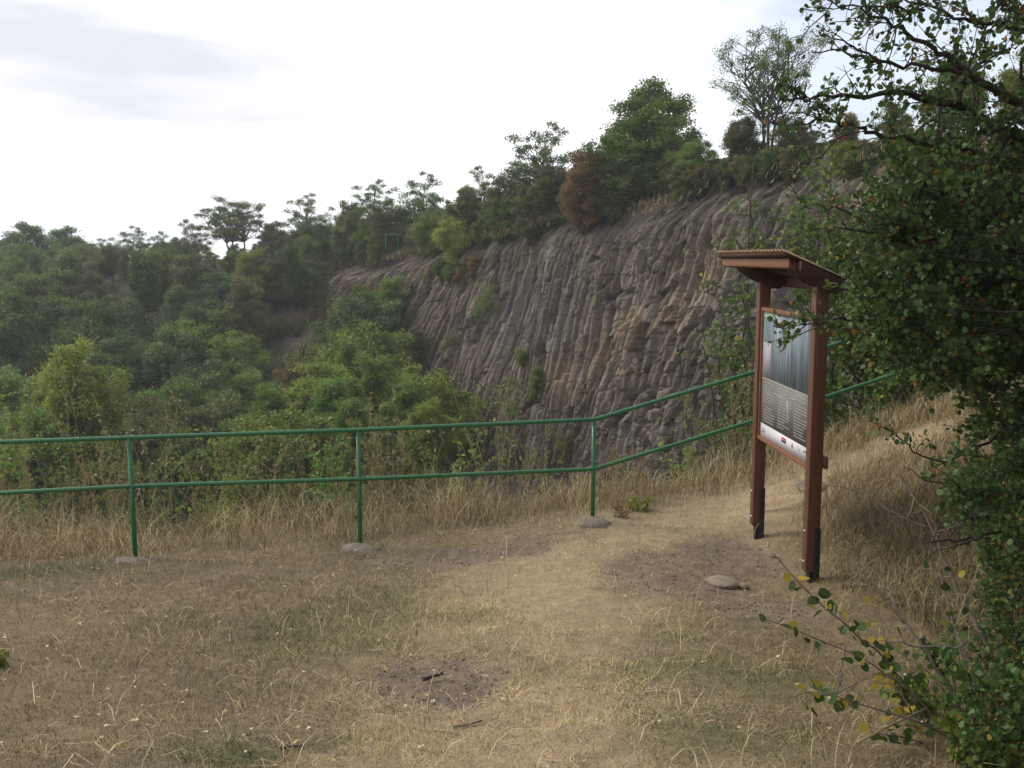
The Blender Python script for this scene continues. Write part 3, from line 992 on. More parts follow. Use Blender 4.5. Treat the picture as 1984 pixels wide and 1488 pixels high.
# individual trees on the quarry floor that stand out
SPEC = [
    ('spiky', 160, 655, 905, 40, 0.3, 'lf_yellow', 'bright yellow green tree with upright shoots standing alone in the quarry left', 1, 'tree'),
    ('spiky', 672, 655, 800, 50, 1.3, 'lf_bright', 'light green pointed young tree in front of the leaning columns', 1.2, 'tree'),
    ('bushy_tall', 735, 675, 870, 46, 2.3, 'lf_bright', 'big fresh green bushy tree at the left foot of the cliff', 1, 'tree'),
    ('bushy_tall', 790, 720, 900, 44, 0.2, 'lf_bright', 'fresh green bush right of the biggest one at the cliff foot', 1, 'tree'),
    ('bushy_tall', 650, 720, 900, 43, 4.2, 'lf_bright', 'bright green bush between the yellowish tree and the biggest green one', 1, 'tree'),
    ('bushy', 860, 800, 900, 40, 4.9, 'lf_mid', 'low green bush nearest the columns at the cliff foot', 1, 'tree'),
    ('bushy_tall', 520, 740, 900, 44, 1.2, 'lf_mid', 'mid green bush left of the yellowish green tree', 1, 'tree'),
    ('round', 620, 700, 900, 47, 0.9, 'lf_yellow', 'yellowish green tree left of the pointed young one', 0.8, 'tree'),
    ('bushy_tall', 690, 760, 930, 38, 3.9, 'lf_mid', 'green bushy tree behind the second railing post', 1, 'tree'),
    ('bushy_tall', 820, 765, 930, 40, 5.9, 'lf_yellow', 'yellow green bush at the cliff foot above the middle of the railing', 1, 'tree'),
    ('bushy', 575, 700, 790, 56, 5.0, 'lf_rust', 'reddish brown bush amid the green at the middle of the quarry', 1, 'tree'),
    ('bushy', 480, 620, 700, 66, 1.0, 'lf_rust', 'brownish bush on the slope under the bare bank', 1, 'tree'),
    ('bushy', 240, 590, 680, 72, 1.9, 'lf_rust', 'dull red brown bush half way up the left wooded slope', 1, 'tree'),
]
for kd, px, yt, yb, Z, rz, mm, lab, sz, cat in SPEC:
    r_ = tree_px(kd, px, yt, yb, Z, rz, mm, lab, sz)
    placed.append(r_.location[:2])

# the wood on the slope and the quarry floor
rng = np.random.default_rng(5)
GRP = {
    'slope': ('trees of the wood on the left quarry slope', 'tree in the dense wood covering the left quarry slope below the skyline'),
    'floor': ('trees on the quarry floor', 'tree in the thicket on the quarry floor seen over the green railing'),
    'foot': ('bushes at the cliff foot', 'bush in the scrub at the foot of the basalt cliff'),
}
cnt = 0
tries = 0
pts = [np.array(q) for q in placed]
while tries < 14000 and cnt < 240:
    tries += 1
    Z = rng.uniform(26, 96) if rng.uniform() < 0.8 else rng.uniform(26, 50)
    px = rng.uniform(-120, 1500)
    x, y = (px - 992) / F * Z, Z
    d, rz_, pr_ = rim_info(np.array([x]), np.array([y]))
    d = d[0]
    cl_ = pr_[0, 2]
    if d > -1.5 and cl_ < 0.5 and d > 5:
        continue
    if cl_ >= 0.5 and d > -6.0 - (3 if px > 840 else 0) and px > 690:
        continue
    z = float(terr_z(np.array([x]), np.array([y]))[0])
    qx, qy, qz = proj(np.array([x, y, z]))
    if qy > 1120 or qx > 1330:
        continue
    hh = rng.uniform(4.2, 6.6)
    # keep the bare bank visible
    if 700 < qx < 840 and qy < 700:
        continue
    ty_ = proj(np.array([x, y, z + hh]))[1]
    if 510 < qx < 690 and ty_ < 622 and qy > 604:
        continue
    if ty_ < np.interp(qx, *SKY) + 12:
        continue
    if ty_ > 985:
        continue
    if qx > 830:
        hh = rng.uniform(2.2, 3.6)
        if ty_ < 830:
            hh = 2.2
        if proj(np.array([x, y, z + hh]))[1] < 800 + (qx - 830) * 0.12:
            continue
    sepd = 1.9 + 0.009 * Z if y > 30 else 2.1
    if any(np.hypot(x - q[0], y - q[1]) < sepd * (0.75 if hh < 4 else 1) for q in pts):
        continue
    pts.append(np.array([x, y]))
    low = z < -5.5
    key = 'foot' if qx > 830 else ('floor' if low else 'slope')
    kd = rng.choice(['round', 'bushy_tall', 'conic', 'bushy', 'umbrella', 'bushy'] if not low else ['bushy_tall', 'bushy', 'round', 'bushy'])
    n0 = float(fbm(np.array([x * 0.07]), np.array([y * 0.07]), 300, 3)[0])
    if key == 'slope':
        mm = rng.choice(['lf_dark', 'lf_blue', 'lf_dark', 'lf_mid', 'lf_olive'], p=[.42, .24, .12, .10, .12])
    else:
        mm = rng.choice(['lf_mid', 'lf_blue', 'lf_dark', 'lf_bright', 'lf_olive'], p=[.38, .22, .14, .12, .14])
        if qx > 450:
            mm = rng.choice(['lf_mid', 'lf_yellow', 'lf_bright', 'lf_olive'], p=[.4, .15, .2, .25])
    put_tree(kd, (x, y, z - 0.2), hh / HT[kd], rng.uniform(0, 6.28), mm, GRP[key][1], cat='bush' if key == 'foot' else 'tree', group=GRP[key][0], name='bush' if key == 'foot' else 'tree')
    cnt += 1
for py in range(520, 760, 26):
    for px in range(-60, 720, 38):
        q = terr_hit(px + rng.uniform(-15, 15), py + rng.uniform(-10, 10))
        if q is None or any(np.hypot(q[0] - o[0], q[1] - o[1]) < 2.5 for o in pts):
            continue
        hh = rng.uniform(3.4, 5.6)
        qx, qy, qz = proj(q)
        top_ = proj(q + [0, 0, hh])[1]
        if top_ < np.interp(qx, *SKY) + 10:
            hh *= max(0.3, (qy - np.interp(qx, *SKY) - 10) / (qy - top_))
        if 510 < qx < 690 and qy > 604 and top_ < 622:
            if qy < 650:
                continue
            hh = min(hh, (qy - 622) / F * qz)
        if hh < 0.9:
            continue
        pts.append(q[:2])
        mm = rng.choice(['lf_dark', 'lf_blue', 'lf_mid', 'lf_olive'], p=[.4, .2, .2, .2])
        kd = ['round', 'bushy_tall', 'bushy', 'umbrella', 'conic'][rng.integers(5)]
        put_tree(kd, q - np.array([0, 0, 0.3]), hh / HT[kd], rng.uniform(0, 6.28), mm, GRP['slope'][1], group=GRP['slope'][0])
        cnt += 1
print('wood trees', cnt, tries)

m_ = MB()
rgs = np.random.default_rng(23)
sv_ = rgs.uniform(cum[2], cum[13], 42000)
q = rim_at(sv_)
kq = np.clip(((sv_ - s_r) / ds).astype(int), 0, len(T) - 1)
offb = rgs.uniform(-1.5, 3.5, len(sv_))
P = T[kq].copy()
P[:, :2] -= nrm[kq] * offb[:, None]
cj = np.clip(kq, 0, CLZ.shape[1] - 1)
P[:, 2] = np.where(offb < 0, CLZ[np.clip((-offb * 14).astype(int), 0, 40), cj], CLZ[0, cj] - 0.25 * np.clip(offb, 0, 1))
dn_ = 0.2 + 0.8 * vn(sv_ * 0.6, offb * 0.8, 505)
kk = rgs.uniform(size=len(sv_)) < dn_
pxr = proj(P)[0]
kk &= rgs.uniform(size=len(sv_)) < 0.12 + 0.88 * np.clip(np.exp(-((pxr - 1275) / 50) ** 2) + np.exp(-((pxr - 780) / 30) ** 2) + 0.5 * (vn(sv_ * 0.25, sv_ * 0, 506) > 0.7), 0, 1)
P = P[kk]
HZ = 0.15 + 0.4 * rgs.uniform(size=len(P))
colr = np.array([0.26, 0.195, 0.115]) * rgs.uniform(0.5, 1.2, (len(P), 1)) * np.array([1, 1, 1])
gg_ = rgs.uniform(size=len(P)) < 0.3
colr[gg_] = np.array([0.12, 0.13, 0.06])
RIMG = (P, HZ, colr)

# ------------------------------------------------------------------ railing
rail_base = Vector((*at(697, 1062, 8.8)[:2], 0))
rl = empty('railing', rail_base)
tag(rl, 'green painted steel pipe railing along the near edge of the quarry', 'railing')
TOP = [(-520, 874, 8.15), (-200, 863, 8.35), (250, 848, 8.55), (694, 833, 8.85), (1151, 813, 9.15), (1465, 720, 9.15), (1905, 567, 9.2), (2330, 432, 9.3)]
LOW = [(-520, 980, 8.15), (-200, 966, 8.35), (252, 942, 8.55), (696, 928, 8.85), (1150, 909, 9.15), (1462, 815, 9.15), (1905, 668, 9.2), (2330, 530, 9.3)]


def rail(mb, pts_, r, n=12):
    P = []
    W3 = [at(*q) for q in pts_]
    for i, q in enumerate(W3):
        if 0 < i < len(W3) - 1:
            a, c = q + (W3[i - 1] - q) * 0.035, q + (W3[i + 1] - q) * 0.035
            P += [a, (a + c) / 2 * 0.3 + q * 0.7, c]
        else:
            P.append(q)
    mb.tube(P, r, n)


m_ = MB()
rail(m_, TOP, 0.0195)
offset(m_.build('top_rail', M['green_paint'], rl, True), rail_base)
m_ = MB()
rail(m_, LOW, 0.019)
offset(m_.build('lower_rail', M['green_paint'], rl, True), rail_base)
FEET = []
for i, (bx, by) in enumerate([(-500, 1120), (-185, 1105), (263, 1092), (698, 1064), (1148, 1012), (1465, 955), (1905, 830), (2330, 720)]):
    tp = at(*TOP[i])
    bp_ = at(bx, by, TOP[i][2])
    m_ = MB()
    gz = float(ground_z(bp_[0], bp_[1]))
    bp_ = bp_ + (bp_ - tp) / np.linalg.norm(bp_ - tp) * max(0, (bp_[2] - gz)) - np.array([0, 0, 0.08])
    m_.tube([tp - np.array([0, 0, 0.012]), (tp + bp_) / 2, bp_], 0.020, 12)
    # weld collar where the lower rail meets the post
    lw = at(*LOW[i])
    offset(m_.build('post', M['green_paint'], rl, True), rail_base)
    if i in (2, 3, 4, 1):
        FEET.append(bp_)
        rg = np.random.default_rng(i)
        m_ = MB()
        nr, na = 7, 22
        rr_ = np.linspace(0, 1, nr)
        an = np.linspace(0, 2 * PI, na, endpoint=False)
        rad = np.array([[r_ * (0.20 + 0.04 * math.sin(2 * a + i) + 0.02 * rg.normal()) for a in an] for r_ in rr_])
        cx, cy = bp_[0] + 0.01, bp_[1] - 0.10
        xx = cx + rad * np.cos(an)[None]
        yy = cy + rad * 0.8 * np.sin(an)[None]
        zz_ = gz + 0.055 * (1 - rr_[:, None] ** 2.2) - 0.012 * rr_[:, None] * 0 - 0.05 * (rr_[:, None] ** 6) + 0.004 * rg.normal(size=xx.shape)
        i_ = np.arange(nr - 1)[:, None] * na
        j_ = np.arange(na)[None]
        m_.add(np.stack([xx, yy, zz_], -1).reshape(-1, 3), np.stack([i_ + j_, i_ + na + j_, i_ + na + (j_ + 1) % na, i_ + (j_ + 1) % na], -1).reshape(-1, 4))
        offset(m_.build('footing', M['concrete'], rl, True), rail_base)

# far railing on the opposite rim
fr = empty('railing', at(770, 462, 65.5))
tag(fr, 'tiny distant railing on the far rim behind the straw patch', 'railing')
m_ = MB()
for yy in (454,):
    m_.tube([at(745, yy + 1, 65.5), at(772, yy, 65.5), at(800, yy - 1.5, 65.5)], 0.045, 5)
offset(m_.build('rail', M['green_paint'], fr), fr.location)
for px in (748, 772, 797):
    m_ = MB()
    m_.tube([at(px, 453, 65.5), at(px, 466, 65.5), at(px, 490, 65.5)], 0.045, 5)
    offset(m_.build('post', M['green_paint'], fr), fr.location)

# ------------------------------------------------------------------ information board
nearb = at(1567, 1143, 7.15)
farb = at(1467, 1052, 8.52)
neart = at(1590, 585, 7.15)
fart = at(1478, 548, 8.52)
ax_ = np.array([nearb[0] - farb[0], nearb[1] - farb[1], 0])
# line of the board: from the far post to the near post
ax_ = np.array([neart[0] + nearb[0] - fart[0] - farb[0], neart[1] + nearb[1] - fart[1] - farb[1], 0]) / 2
WID = np.linalg.norm(ax_)
ax_ /= WID
nv = np.array([ax_[1], -ax_[0], 0])
if nv[0] > 0:
    nv = -nv                       # board front looks to the left
zv = np.array([0, 0, 1.0])
NP = np.array([(nearb[0] + neart[0]) / 2, (nearb[1] + neart[1]) / 2, 0])
FP = NP - ax_ * WID
print('board width', WID, 'dir', ax_, 'NP', NP, nearb, neart, farb, fart)
bb = Vector((*((NP + FP) / 2)[:2], float(ground_z(*((NP + FP) / 2)[:2]))))
ib = empty('information_board', bb)
tag(ib, 'brown wooden information board with small sloping roof beside the path', 'sign board')
PW = 0.095
ztop = (neart[2] + fart[2]) / 2 + 0.06


def bev(o, wd=0.004):
    b_ = o.modifiers.new('bevel', 'BEVEL')
    b_.width = wd
    b_.segments = 2
    b_.limit_method = 'ANGLE'
    return o


for q, bz, zb in ((NP, nearb[2], nearb[2] + 0.10), (FP, farb[2], farb[2] + 0.125)):
    m_ = MB()
    o_ = np.array([q[0], q[1], zb]) - ax_ * PW / 2 - nv * PW / 2
    m_.obox(o_, ax_ * PW, nv * PW, zv * (ztop - zb))
    pst = bev(offset(m_.build('post', M['wood'], ib), bb))
    # steel shoe on the back, running into the ground
    m_ = MB()
    gz = float(ground_z(q[0], q[1]))
    o_ = np.array([q[0], q[1], min(gz, bz) - 0.15]) - ax_ * (PW / 2 + 0.004) - nv * (PW / 2 + 0.006)
    m_.obox(o_, ax_ * (PW + 0.008), nv * 0.048, zv * (zb + 0.33 - o_[2]))
    # the lower stub between the two straps
    m_.obox(np.array([q[0], q[1], min(gz, bz) - 0.15]) - ax_ * (PW / 2 - 0.012) - nv * (PW / 2 - 0.045), ax_ * (PW - 0.024), nv * 0.02, zv * (zb - min(gz, bz) + 0.15 - 0.002))
    bev(offset(m_.build('steel_shoe', M['steel'], ib), bb), 0.002)
    for hz_ in (0.075, 0.30):
        m_ = MB()
        c_ = np.array([q[0], q[1], zb + hz_]) + nv * (PW / 2)
        m_.tube([c_ - nv * 0.002, c_ + nv * 0.006, c_ + nv * 0.009], [0.009, 0.009, 0.004], 10)
        o2 = m_.build('bolt', M['bolt'], pst)
        o2.location = (0, 0, 0)

# framed panel between the posts
pz0 = farb[2] * 0 + at(1477, 851, 8.45)[2]
pz1 = at(1481, 594, 8.45)[2]
IN0 = FP + ax_ * (PW / 2)
IN1 = NP - ax_ * (PW / 2)
PWD = np.linalg.norm(IN1 - IN0)
fo = nv * 0.012
FR = 0.032


def pbox(mb, a0, a1, z0, z1, d0, d1, c=None):
    """box on the panel: a along the board, z absolute height, d out of the board front"""
    o_ = IN0 + ax_ * a0 + nv * d0 + zv * z0
    mb.obox(o_, ax_ * (a1 - a0), nv * (d1 - d0), zv * (z1 - z0), c)


m_ = MB()
pbox(m_, 0.001, PWD - 0.001, pz1 - FR, pz1, -0.012, 0.032)
pbox(m_, 0.001, PWD - 0.001, pz0, pz0 + FR, -0.012, 0.032)
pbox(m_, 0.001, 0.022, pz0 + FR + 0.001, pz1 - FR - 0.001, -0.012, 0.030)
pbox(m_, PWD - 0.022, PWD - 0.001, pz0 + FR + 0.001, pz1 - FR - 0.001, -0.012, 0.030)
frm = bev(offset(m_.build('frame', M['wood_light'], ib), bb), 0.002)
# backing boards with two battens
m_ = MB()
pbox(m_, 0.023, PWD - 0.023, pz0 + FR + 0.001, pz1 - FR - 0.001, -0.010, 0.010)
offset(m_.build('back_panel', M['wood_dark'], ib), bb)
for zz_ in (pz0 + 0.03, pz1 - 0.14):
    m_ = MB()
    o_ = IN0 - ax_ * (PW + 0.02) - nv * (PW / 2 + 0.032) + zv * zz_
    m_.obox(o_, ax_ * (PWD + 2 * PW + 0.04), nv * 0.03, zv * 0.085)
    bev(offset(m_.build('batten', M['wood'], ib), bb), 0.003)

# poster
mp_, t, o = mat('poster_print')
a_ = N(t, 'ShaderNodeAttribute', attribute_name='col')
b = N(t, 'ShaderNodeBsdfPrincipled')
b.inputs['Roughness'].default_value = 0.45
b.inputs['Specular IOR Level'].default_value = 0.15
t.links.new(a_.outputs['Color'], b.inputs['Base Color'])
t.links.new(b.outputs[0], o.inputs[0])
mph, t, o = mat('poster_photo')
tcn = N(t, 'ShaderNodeTexCoord')
mpn = N(t, 'ShaderNodeMapping')
mpn.inputs['Scale'].default_value = (9, 9, 0.8)
t.links.new(tcn.outputs['Object'], mpn.inputs[0])
nz = N(t, 'ShaderNodeTexNoise', i_Scale=2.2, i_Detail=8.0, i_Roughness=0.65)
t.links.new(mpn.outputs[0], nz.inputs['Vector'])
rr = ramp(t, [(0.30, (0.07, 0.09, 0.10)), (0.45, (0.16, 0.20, 0.225)), (0.6, (0.26, 0.32, 0.37)), (0.8, (0.46, 0.54, 0.58))])
t.links.new(nz.outputs['Fac'], rr.inputs[0])
b = N(t, 'ShaderNodeBsdfPrincipled')
b.inputs['Roughness'].default_value = 0.45
b.inputs['Specular IOR Level'].default_value = 0.15
t.links.new(rr.outputs[0], b.inputs['Base Color'])
t.links.new(b.outputs[0], o.inputs[0])
A0, A1 = 0.024, PWD - 0.024
ZB, ZT = pz0 + FR + 0.002, pz1 - FR - 0.002
PH = ZT - ZB
aw = A1 - A0
zs = ZB + PH * 0.105           # top of the white strip
zm = ZB + PH * 0.475           # top of the grey text field
m_ = MB()
pbox(m_, A0, A1, ZB, zs, 0.0105, 0.0125, (0.62, 0.62, 0.63))
pbox(m_, A0, A1, zs, zm - 0.006, 0.0105, 0.0125, (0.17, 0.165, 0.145))
pbox(m_, A0, A1, zm - 0.006, zm, 0.0105, 0.0128, (0.55, 0.55, 0.50))
rg = np.random.default_rng(4)
# three columns of small print: paragraphs of word-length strokes
for ci_ in range(3):
    c0 = A0 + aw * (0.045 + ci_ * 0.325)
    c1 = c0 + aw * 0.285
    zl = zm - 0.03 - 0.006 * ci_
    while zl > zs + 0.03:
        x_ = c0
        xe = c1 - (rg.uniform(0.0, 0.08) if rg.uniform() > 0.25 else rg.uniform(0.1, 0.2))
        while x_ < xe - 0.006:
            wl = min(rg.uniform(0.012, 0.045), xe - x_)
            pbox(m_, x_, x_ + wl, zl - 0.009, zl, 0.01255, 0.0130, (0.34, 0.34, 0.31))
            x_ += wl + 0.006
        zl -= 0.0235 if rg.uniform() > 0.1 else 0.042
poster = offset(m_.build('poster', mp_, ib), bb)
m_ = MB()
pbox(m_, A0 + aw * 0.02, A1 - aw * 0.06, zm, ZT, 0.0105, 0.0124)
ph = m_.build('photo', mph, poster)
m_ = MB()
pbox(m_, A0, A0 + aw * 0.02, zm, ZT, 0.0105, 0.0125, (0.18, 0.30, 0.28))
pbox(m_, A1 - aw * 0.06, A1, zm, ZT, 0.0105, 0.0125, (0.22, 0.30, 0.30))
pbox(m_, A0 + 0.004, A0 + aw * 0.30, ZT - 0.075, ZT - 0.004, 0.0126, 0.0132, (0.48, 0.58, 0.48))
for k_ in range(3):
    pbox(m_, A0 + 0.02, A0 + aw * (0.25 - 0.04 * k_), ZT - 0.025 - 0.018 * k_, ZT - 0.017 - 0.018 * k_, 0.0133, 0.0137, (0.30, 0.42, 0.32))
pbox(m_, A0 + 0.003, A0 + aw * 0.19, zm + 0.004, zm + PH * 0.285, 0.0126, 0.0132, (0.36, 0.34, 0.38))
pbox(m_, A1 - aw * 0.055, A1 - 0.004, zm + 0.03, zm + PH * 0.10, 0.0126, 0.0132, (0.6, 0.6, 0.66))
pbox(m_, A1 - aw * 0.055, A1 - 0.004, zm + PH * 0.14, zm + PH * 0.20, 0.0126, 0.0132, (0.32, 0.42, 0.66))
# line sketch over the small print
def stroke(pts2, th, c):
    for (a0, z0), (a1, z1) in zip(pts2[:-1], pts2[1:]):
        p0 = IN0 + ax_ * (A0 + aw * a0) + zv * (ZB + PH * z0) + nv * 0.0134
        p1 = IN0 + ax_ * (A0 + aw * a1) + zv * (ZB + PH * z1) + nv * 0.0134
        m_.tube([p0, (p0 + p1) / 2, p1], th, 4, True)
        m_.c[-2] = np.broadcast_to(np.array(c), m_.c[-2].shape)
stroke([(0.12, 0.37), (0.2, 0.345), (0.3, 0.385), (0.5, 0.375), (0.62, 0.40), (0.74, 0.405), (0.78, 0.44)], 0.0022, (0.42, 0.46, 0.42))
stroke([(0.56, 0.37), (0.59, 0.22)], 0.004, (0.55, 0.56, 0.52))
m_.build('printed_panels', mp_, poster)
m_ = MB()
# bottom strip: lettering at the left, four small marks at the right
for k_, (wl, c) in enumerate([(0.012, (0.35, 0.35, 0.42)), (0.009, (0.4, 0.38, 0.45)), (0.014, (0.35, 0.35, 0.42)), (0.007, (0.4, 0.3, 0.38)), (0.010, (0.40, 0.38, 0.42)), (0.008, (0.5, 0.22, 0.26))]):
    x_ = A0 + aw * 0.03 + k_ * 0.018
    pbox(m_, x_, x_ + wl, zs - 0.072, zs - 0.035, 0.0126, 0.0131, c)
xl = A0 + aw * 0.47
pbox(m_, xl, xl + 0.115, zs - 0.044, zs - 0.022, 0.0126, 0.0131, (0.50, 0.03, 0.05))
pbox(m_, xl, xl + 0.115, zs - 0.060, zs - 0.044, 0.0126, 0.0131, (0.03, 0.04, 0.18))
pbox(m_, xl + 0.012, xl + 0.1, zs - 0.041, zs - 0.037, 0.0132, 0.0135, (0.65, 0.6, 0.6))
xd = A0 + aw * 0.685
for dz, hw, c in ((-0.018, 0.004, (0.25, 0.08, 0.12)), (-0.030, 0.012, (0.12, 0.1, 0.25)), (-0.042, 0.016, (0.35, 0.08, 0.12)), (-0.054, 0.010, (0.15, 0.1, 0.2))):
    pbox(m_, xd - hw, xd + hw, zs + dz - 0.012, zs + dz, 0.0126, 0.0131, c)
xg = A0 + aw * 0.78
for k_ in range(5):
    pbox(m_, xg + k_ * 0.014, xg + k_ * 0.014 + 0.009, zs - 0.03 - 0.007 * k_, zs - 0.018 - 0.006 * k_, 0.0126, 0.0131, (0.42, 0.55, 0.42) if k_ < 3 else (0.3, 0.33, 0.45))
xb = A0 + aw * 0.90
pbox(m_, xb, xb + 0.034, zs - 0.042, zs - 0.026, 0.0126, 0.0131, (0.12, 0.12, 0.4))
pbox(m_, xb + 0.040, xb + 0.078, zs - 0.040, zs - 0.028, 0.0126, 0.0131, (0.15, 0.15, 0.42))
m_.build('logo_strip', mp_, poster)

# roof: rafters on the posts, purlins, corrugated sheet falling to the back
P2 = at(1510, 481, 7.0)          # near front corner
P3 = at(1664, 547, 7.0)          # near back corner
P1 = at(1394, 489, 9.0)
# express in board axes
def bax(P):
    d = P - (NP)
    return d @ ax_, d @ nv, P[2]
b2, b3, b1 = bax(P2), bax(P3), bax(P1)
print('roof corners', b1, b2, b3)
fn, bn = 0.5 * (b2[1] + b1[1]), b3[1]
a_near = b2[0]
a_far = b1[0]
zf = 0.5 * (b2[2] + b1[2])
zbk = b3[2]


def rp(a, n_, z):
    return NP * [1, 1, 0] + ax_ * a + nv * n_ + zv * z


def zr(n_):
    return zf + (zbk - zf) * (fn - n_) / (fn - bn)


nw = 22 * 8
m_ = MB()
aa = np.linspace(a_far, a_near, nw)
wv_ = 0.008 * np.sin(np.arange(nw) / 8 * 2 * PI)
Vt, Vb = [], []
for n_ in (fn, bn):
    for i in range(nw):
        Vt.append(rp(aa[i], n_, zr(n_) + wv_[i]))
for n_ in (fn, bn):
    for i in range(nw):
        Vb.append(rp(aa[i], n_, zr(n_) + wv_[i] - 0.006))
V = np.array(Vt + Vb)
i_ = np.arange(nw - 1)
fc = [np.stack([i_, i_ + 1, i_ + nw + 1, i_ + nw], -1), np.stack([i_ + 2 * nw, i_ + 3 * nw, i_ + 3 * nw + 1, i_ + 2 * nw + 1], -1),
      np.stack([i_, i_ + 2 * nw, i_ + 2 * nw + 1, i_ + 1], -1), np.stack([i_ + nw, i_ + nw + 1, i_ + 3 * nw + 1, i_ + 3 * nw], -1)]
e_ = np.array([[0, nw, 3 * nw, 2 * nw], [nw - 1, 3 * nw - 1, 4 * nw - 1, 2 * nw - 1]])
m_.add(V, np.concatenate(fc + [e_]))
roof = offset(m_.build('roof', M['sheet'], ib), bb)
# boards right under the sheet
m_ = MB()
for k_ in range(5):
    n0 = fn - 0.012 - (fn - bn - 0.02) * k_ / 5
    n1b = fn - 0.012 - (fn - bn - 0.02) * (k_ + 0.97) / 5
    V = [rp(a, n_, zr(n_) + dz) for dz in (-0.040, -0.016) for a, n_ in ((a_far + 0.02, n0), (a_near - 0.02, n0), (a_near - 0.02, n1b), (a_far + 0.02, n1b))]
    m_.hexa(V)
m_.build('deck_boards', M['wood_dark'], roof)
m_ = MB()
n0, n1b = fn - 0.05, fn - 0.08
V = [rp(a, n_, zr(n_) + dz) for dz in (-0.105, -0.042) for a, n_ in ((a_far + 0.07, n0), (a_near - 0.05, n0), (a_near - 0.05, n1b), (a_far + 0.07, n1b))]
m_.hexa(V)
bev(offset(m_.build('fascia', M['wood_light'], ib), bb), 0.003)
m_ = MB()
n0, n1b = bn + 0.10, bn + 0.07
V = [rp(a, n_, zr(n_) + dz) for dz in (-0.105, -0.042) for a, n_ in ((a_far + 0.07, n0), (a_near - 0.05, n0), (a_near - 0.05, n1b), (a_far + 0.07, n1b))]
m_.hexa(V)
bev(offset(m_.build('purlin', M['wood'], ib), bb), 0.003)
for q in (0.0, -WID):
    m_ = MB()
    prof_ = [(fn - 0.03, -0.112), (fn - 0.082, -0.112), (fn - 0.082, -0.045), (bn + 0.102, -0.045), (bn + 0.102, -0.085), (bn + 0.17, -0.165), (fn - 0.15, -0.165), (fn - 0.06, -0.14)]
    for side, off_ in ((0, PW / 2 + 0.002), (1, -PW / 2 - 0.047)):
        V = [rp(q + off_ + e, n_, zr(n_) + dz) for e in (0, 0.045) for n_, dz in prof_]
        K_ = len(prof_)
        m_.add(V, [[i, (i + 1) % K_, (i + 1) % K_ + K_, i + K_] for i in range(K_)])
        k0 = m_.n - 2 * K_
        m_.v.append(np.zeros((0, 3)))
        m_.f.append(np.array([[k0 + K_ - 1 - i for i in range(K_)], [k0 + K_ + i for i in range(K_)]]))
        m_.a.append(np.zeros(0))
        m_.c.append(np.zeros((0, 3)))
    bev(offset(m_.build('rafter', M['wood_dark'], ib), bb), 0.003)

# ------------------------------------------------------------------ grass
def blades(mb, P, hgt, wid, rng, lean=0.5, segs=1, colr=None, droop=0.3, head=False):
    n = len(P)
    an = rng.uniform(0, 2 * PI, n)
    d = np.c_[np.cos(an), np.sin(an), np.zeros(n)]
    wa = an + rng.uniform(0.6, 2.4, n)
    wd = np.c_[np.cos(wa), np.sin(wa), np.zeros(n)] * wid[:, None] * 0.5
    le = np.abs(rng.normal(size=n)) * lean
    le = np.clip(le, 0, 1.45)
    rows = []
    for k_ in range(segs + 1):
        t_ = k_ / segs
        th = le * (0.5 + 0.5 * t_) + droop * t_ * t_
        th = np.minimum(th, 1.5)
        r_ = hgt * t_
        C_ = P + d * (np.sin(th) * r_)[:, None] + np.c_[np.zeros((n, 2)), np.cos(th) * r_]
        if k_ < segs:
            f_ = 1 - 0.45 * t_
            rows += [C_ - wd * f_, C_ + wd * f_]
        else:
            rows += [C_]
    V = np.stack(rows, 1)
    nvv = V.shape[1]
    base = np.arange(n)[:, None] * nvv
    tri = base + np.array([[nvv - 3, nvv - 2, nvv - 1]])
    cc_ = np.repeat(colr, nvv, 0)
    b0 = mb.n
    mb.add(V.reshape(-1, 3), tri, 0.5, cc_)
    for k_ in range(segs - 1):
        mb.v.append(np.zeros((0, 3)))
        mb.f.append(base + np.array([[2 * k_, 2 * k_ + 1, 2 * k_ + 3, 2 * k_ + 2]]) + b0)
        mb.a.append(np.zeros(0))
        mb.c.append(np.zeros((0, 3)))


rng = np.random.default_rng(12)
ST1, ST2, ST3 = np.array([0.40, 0.305, 0.165]), np.array([0.56, 0.46, 0.28]), np.array([0.235, 0.17, 0.085])
GR1, GR2 = np.array([0.10, 0.115, 0.04]), np.array([0.16, 0.165, 0.07])


def grass_cols(n, g, rng, dark=None):
    k_ = rng.uniform(size=n)[:, None]
    j_ = rng.uniform(size=n)[:, None]
    s_ = np.where(k_ < 0.5, ST1 * (1 - j_) + ST2 * j_, ST3 * (1 - j_) + ST1 * j_)
    gg = GR1 * (1 - j_) + GR2 * j_
    isg = (rng.uniform(size=n) < g)[:, None]
    return np.where(isg, gg, s_) * (0.8 + 0.4 * rng.uniform(size=n))[:, None]


def scatter_px(n, rng, zlo=3.3, zhi=11.0, pw=1.0):
    """ground points spread evenly over the view's wedge"""
    y = zlo + (zhi - zlo) * rng.uniform(size=n) ** pw
    x = rng.uniform(-0.60, 0.60, n) * (y + 0.8)
    return x, y


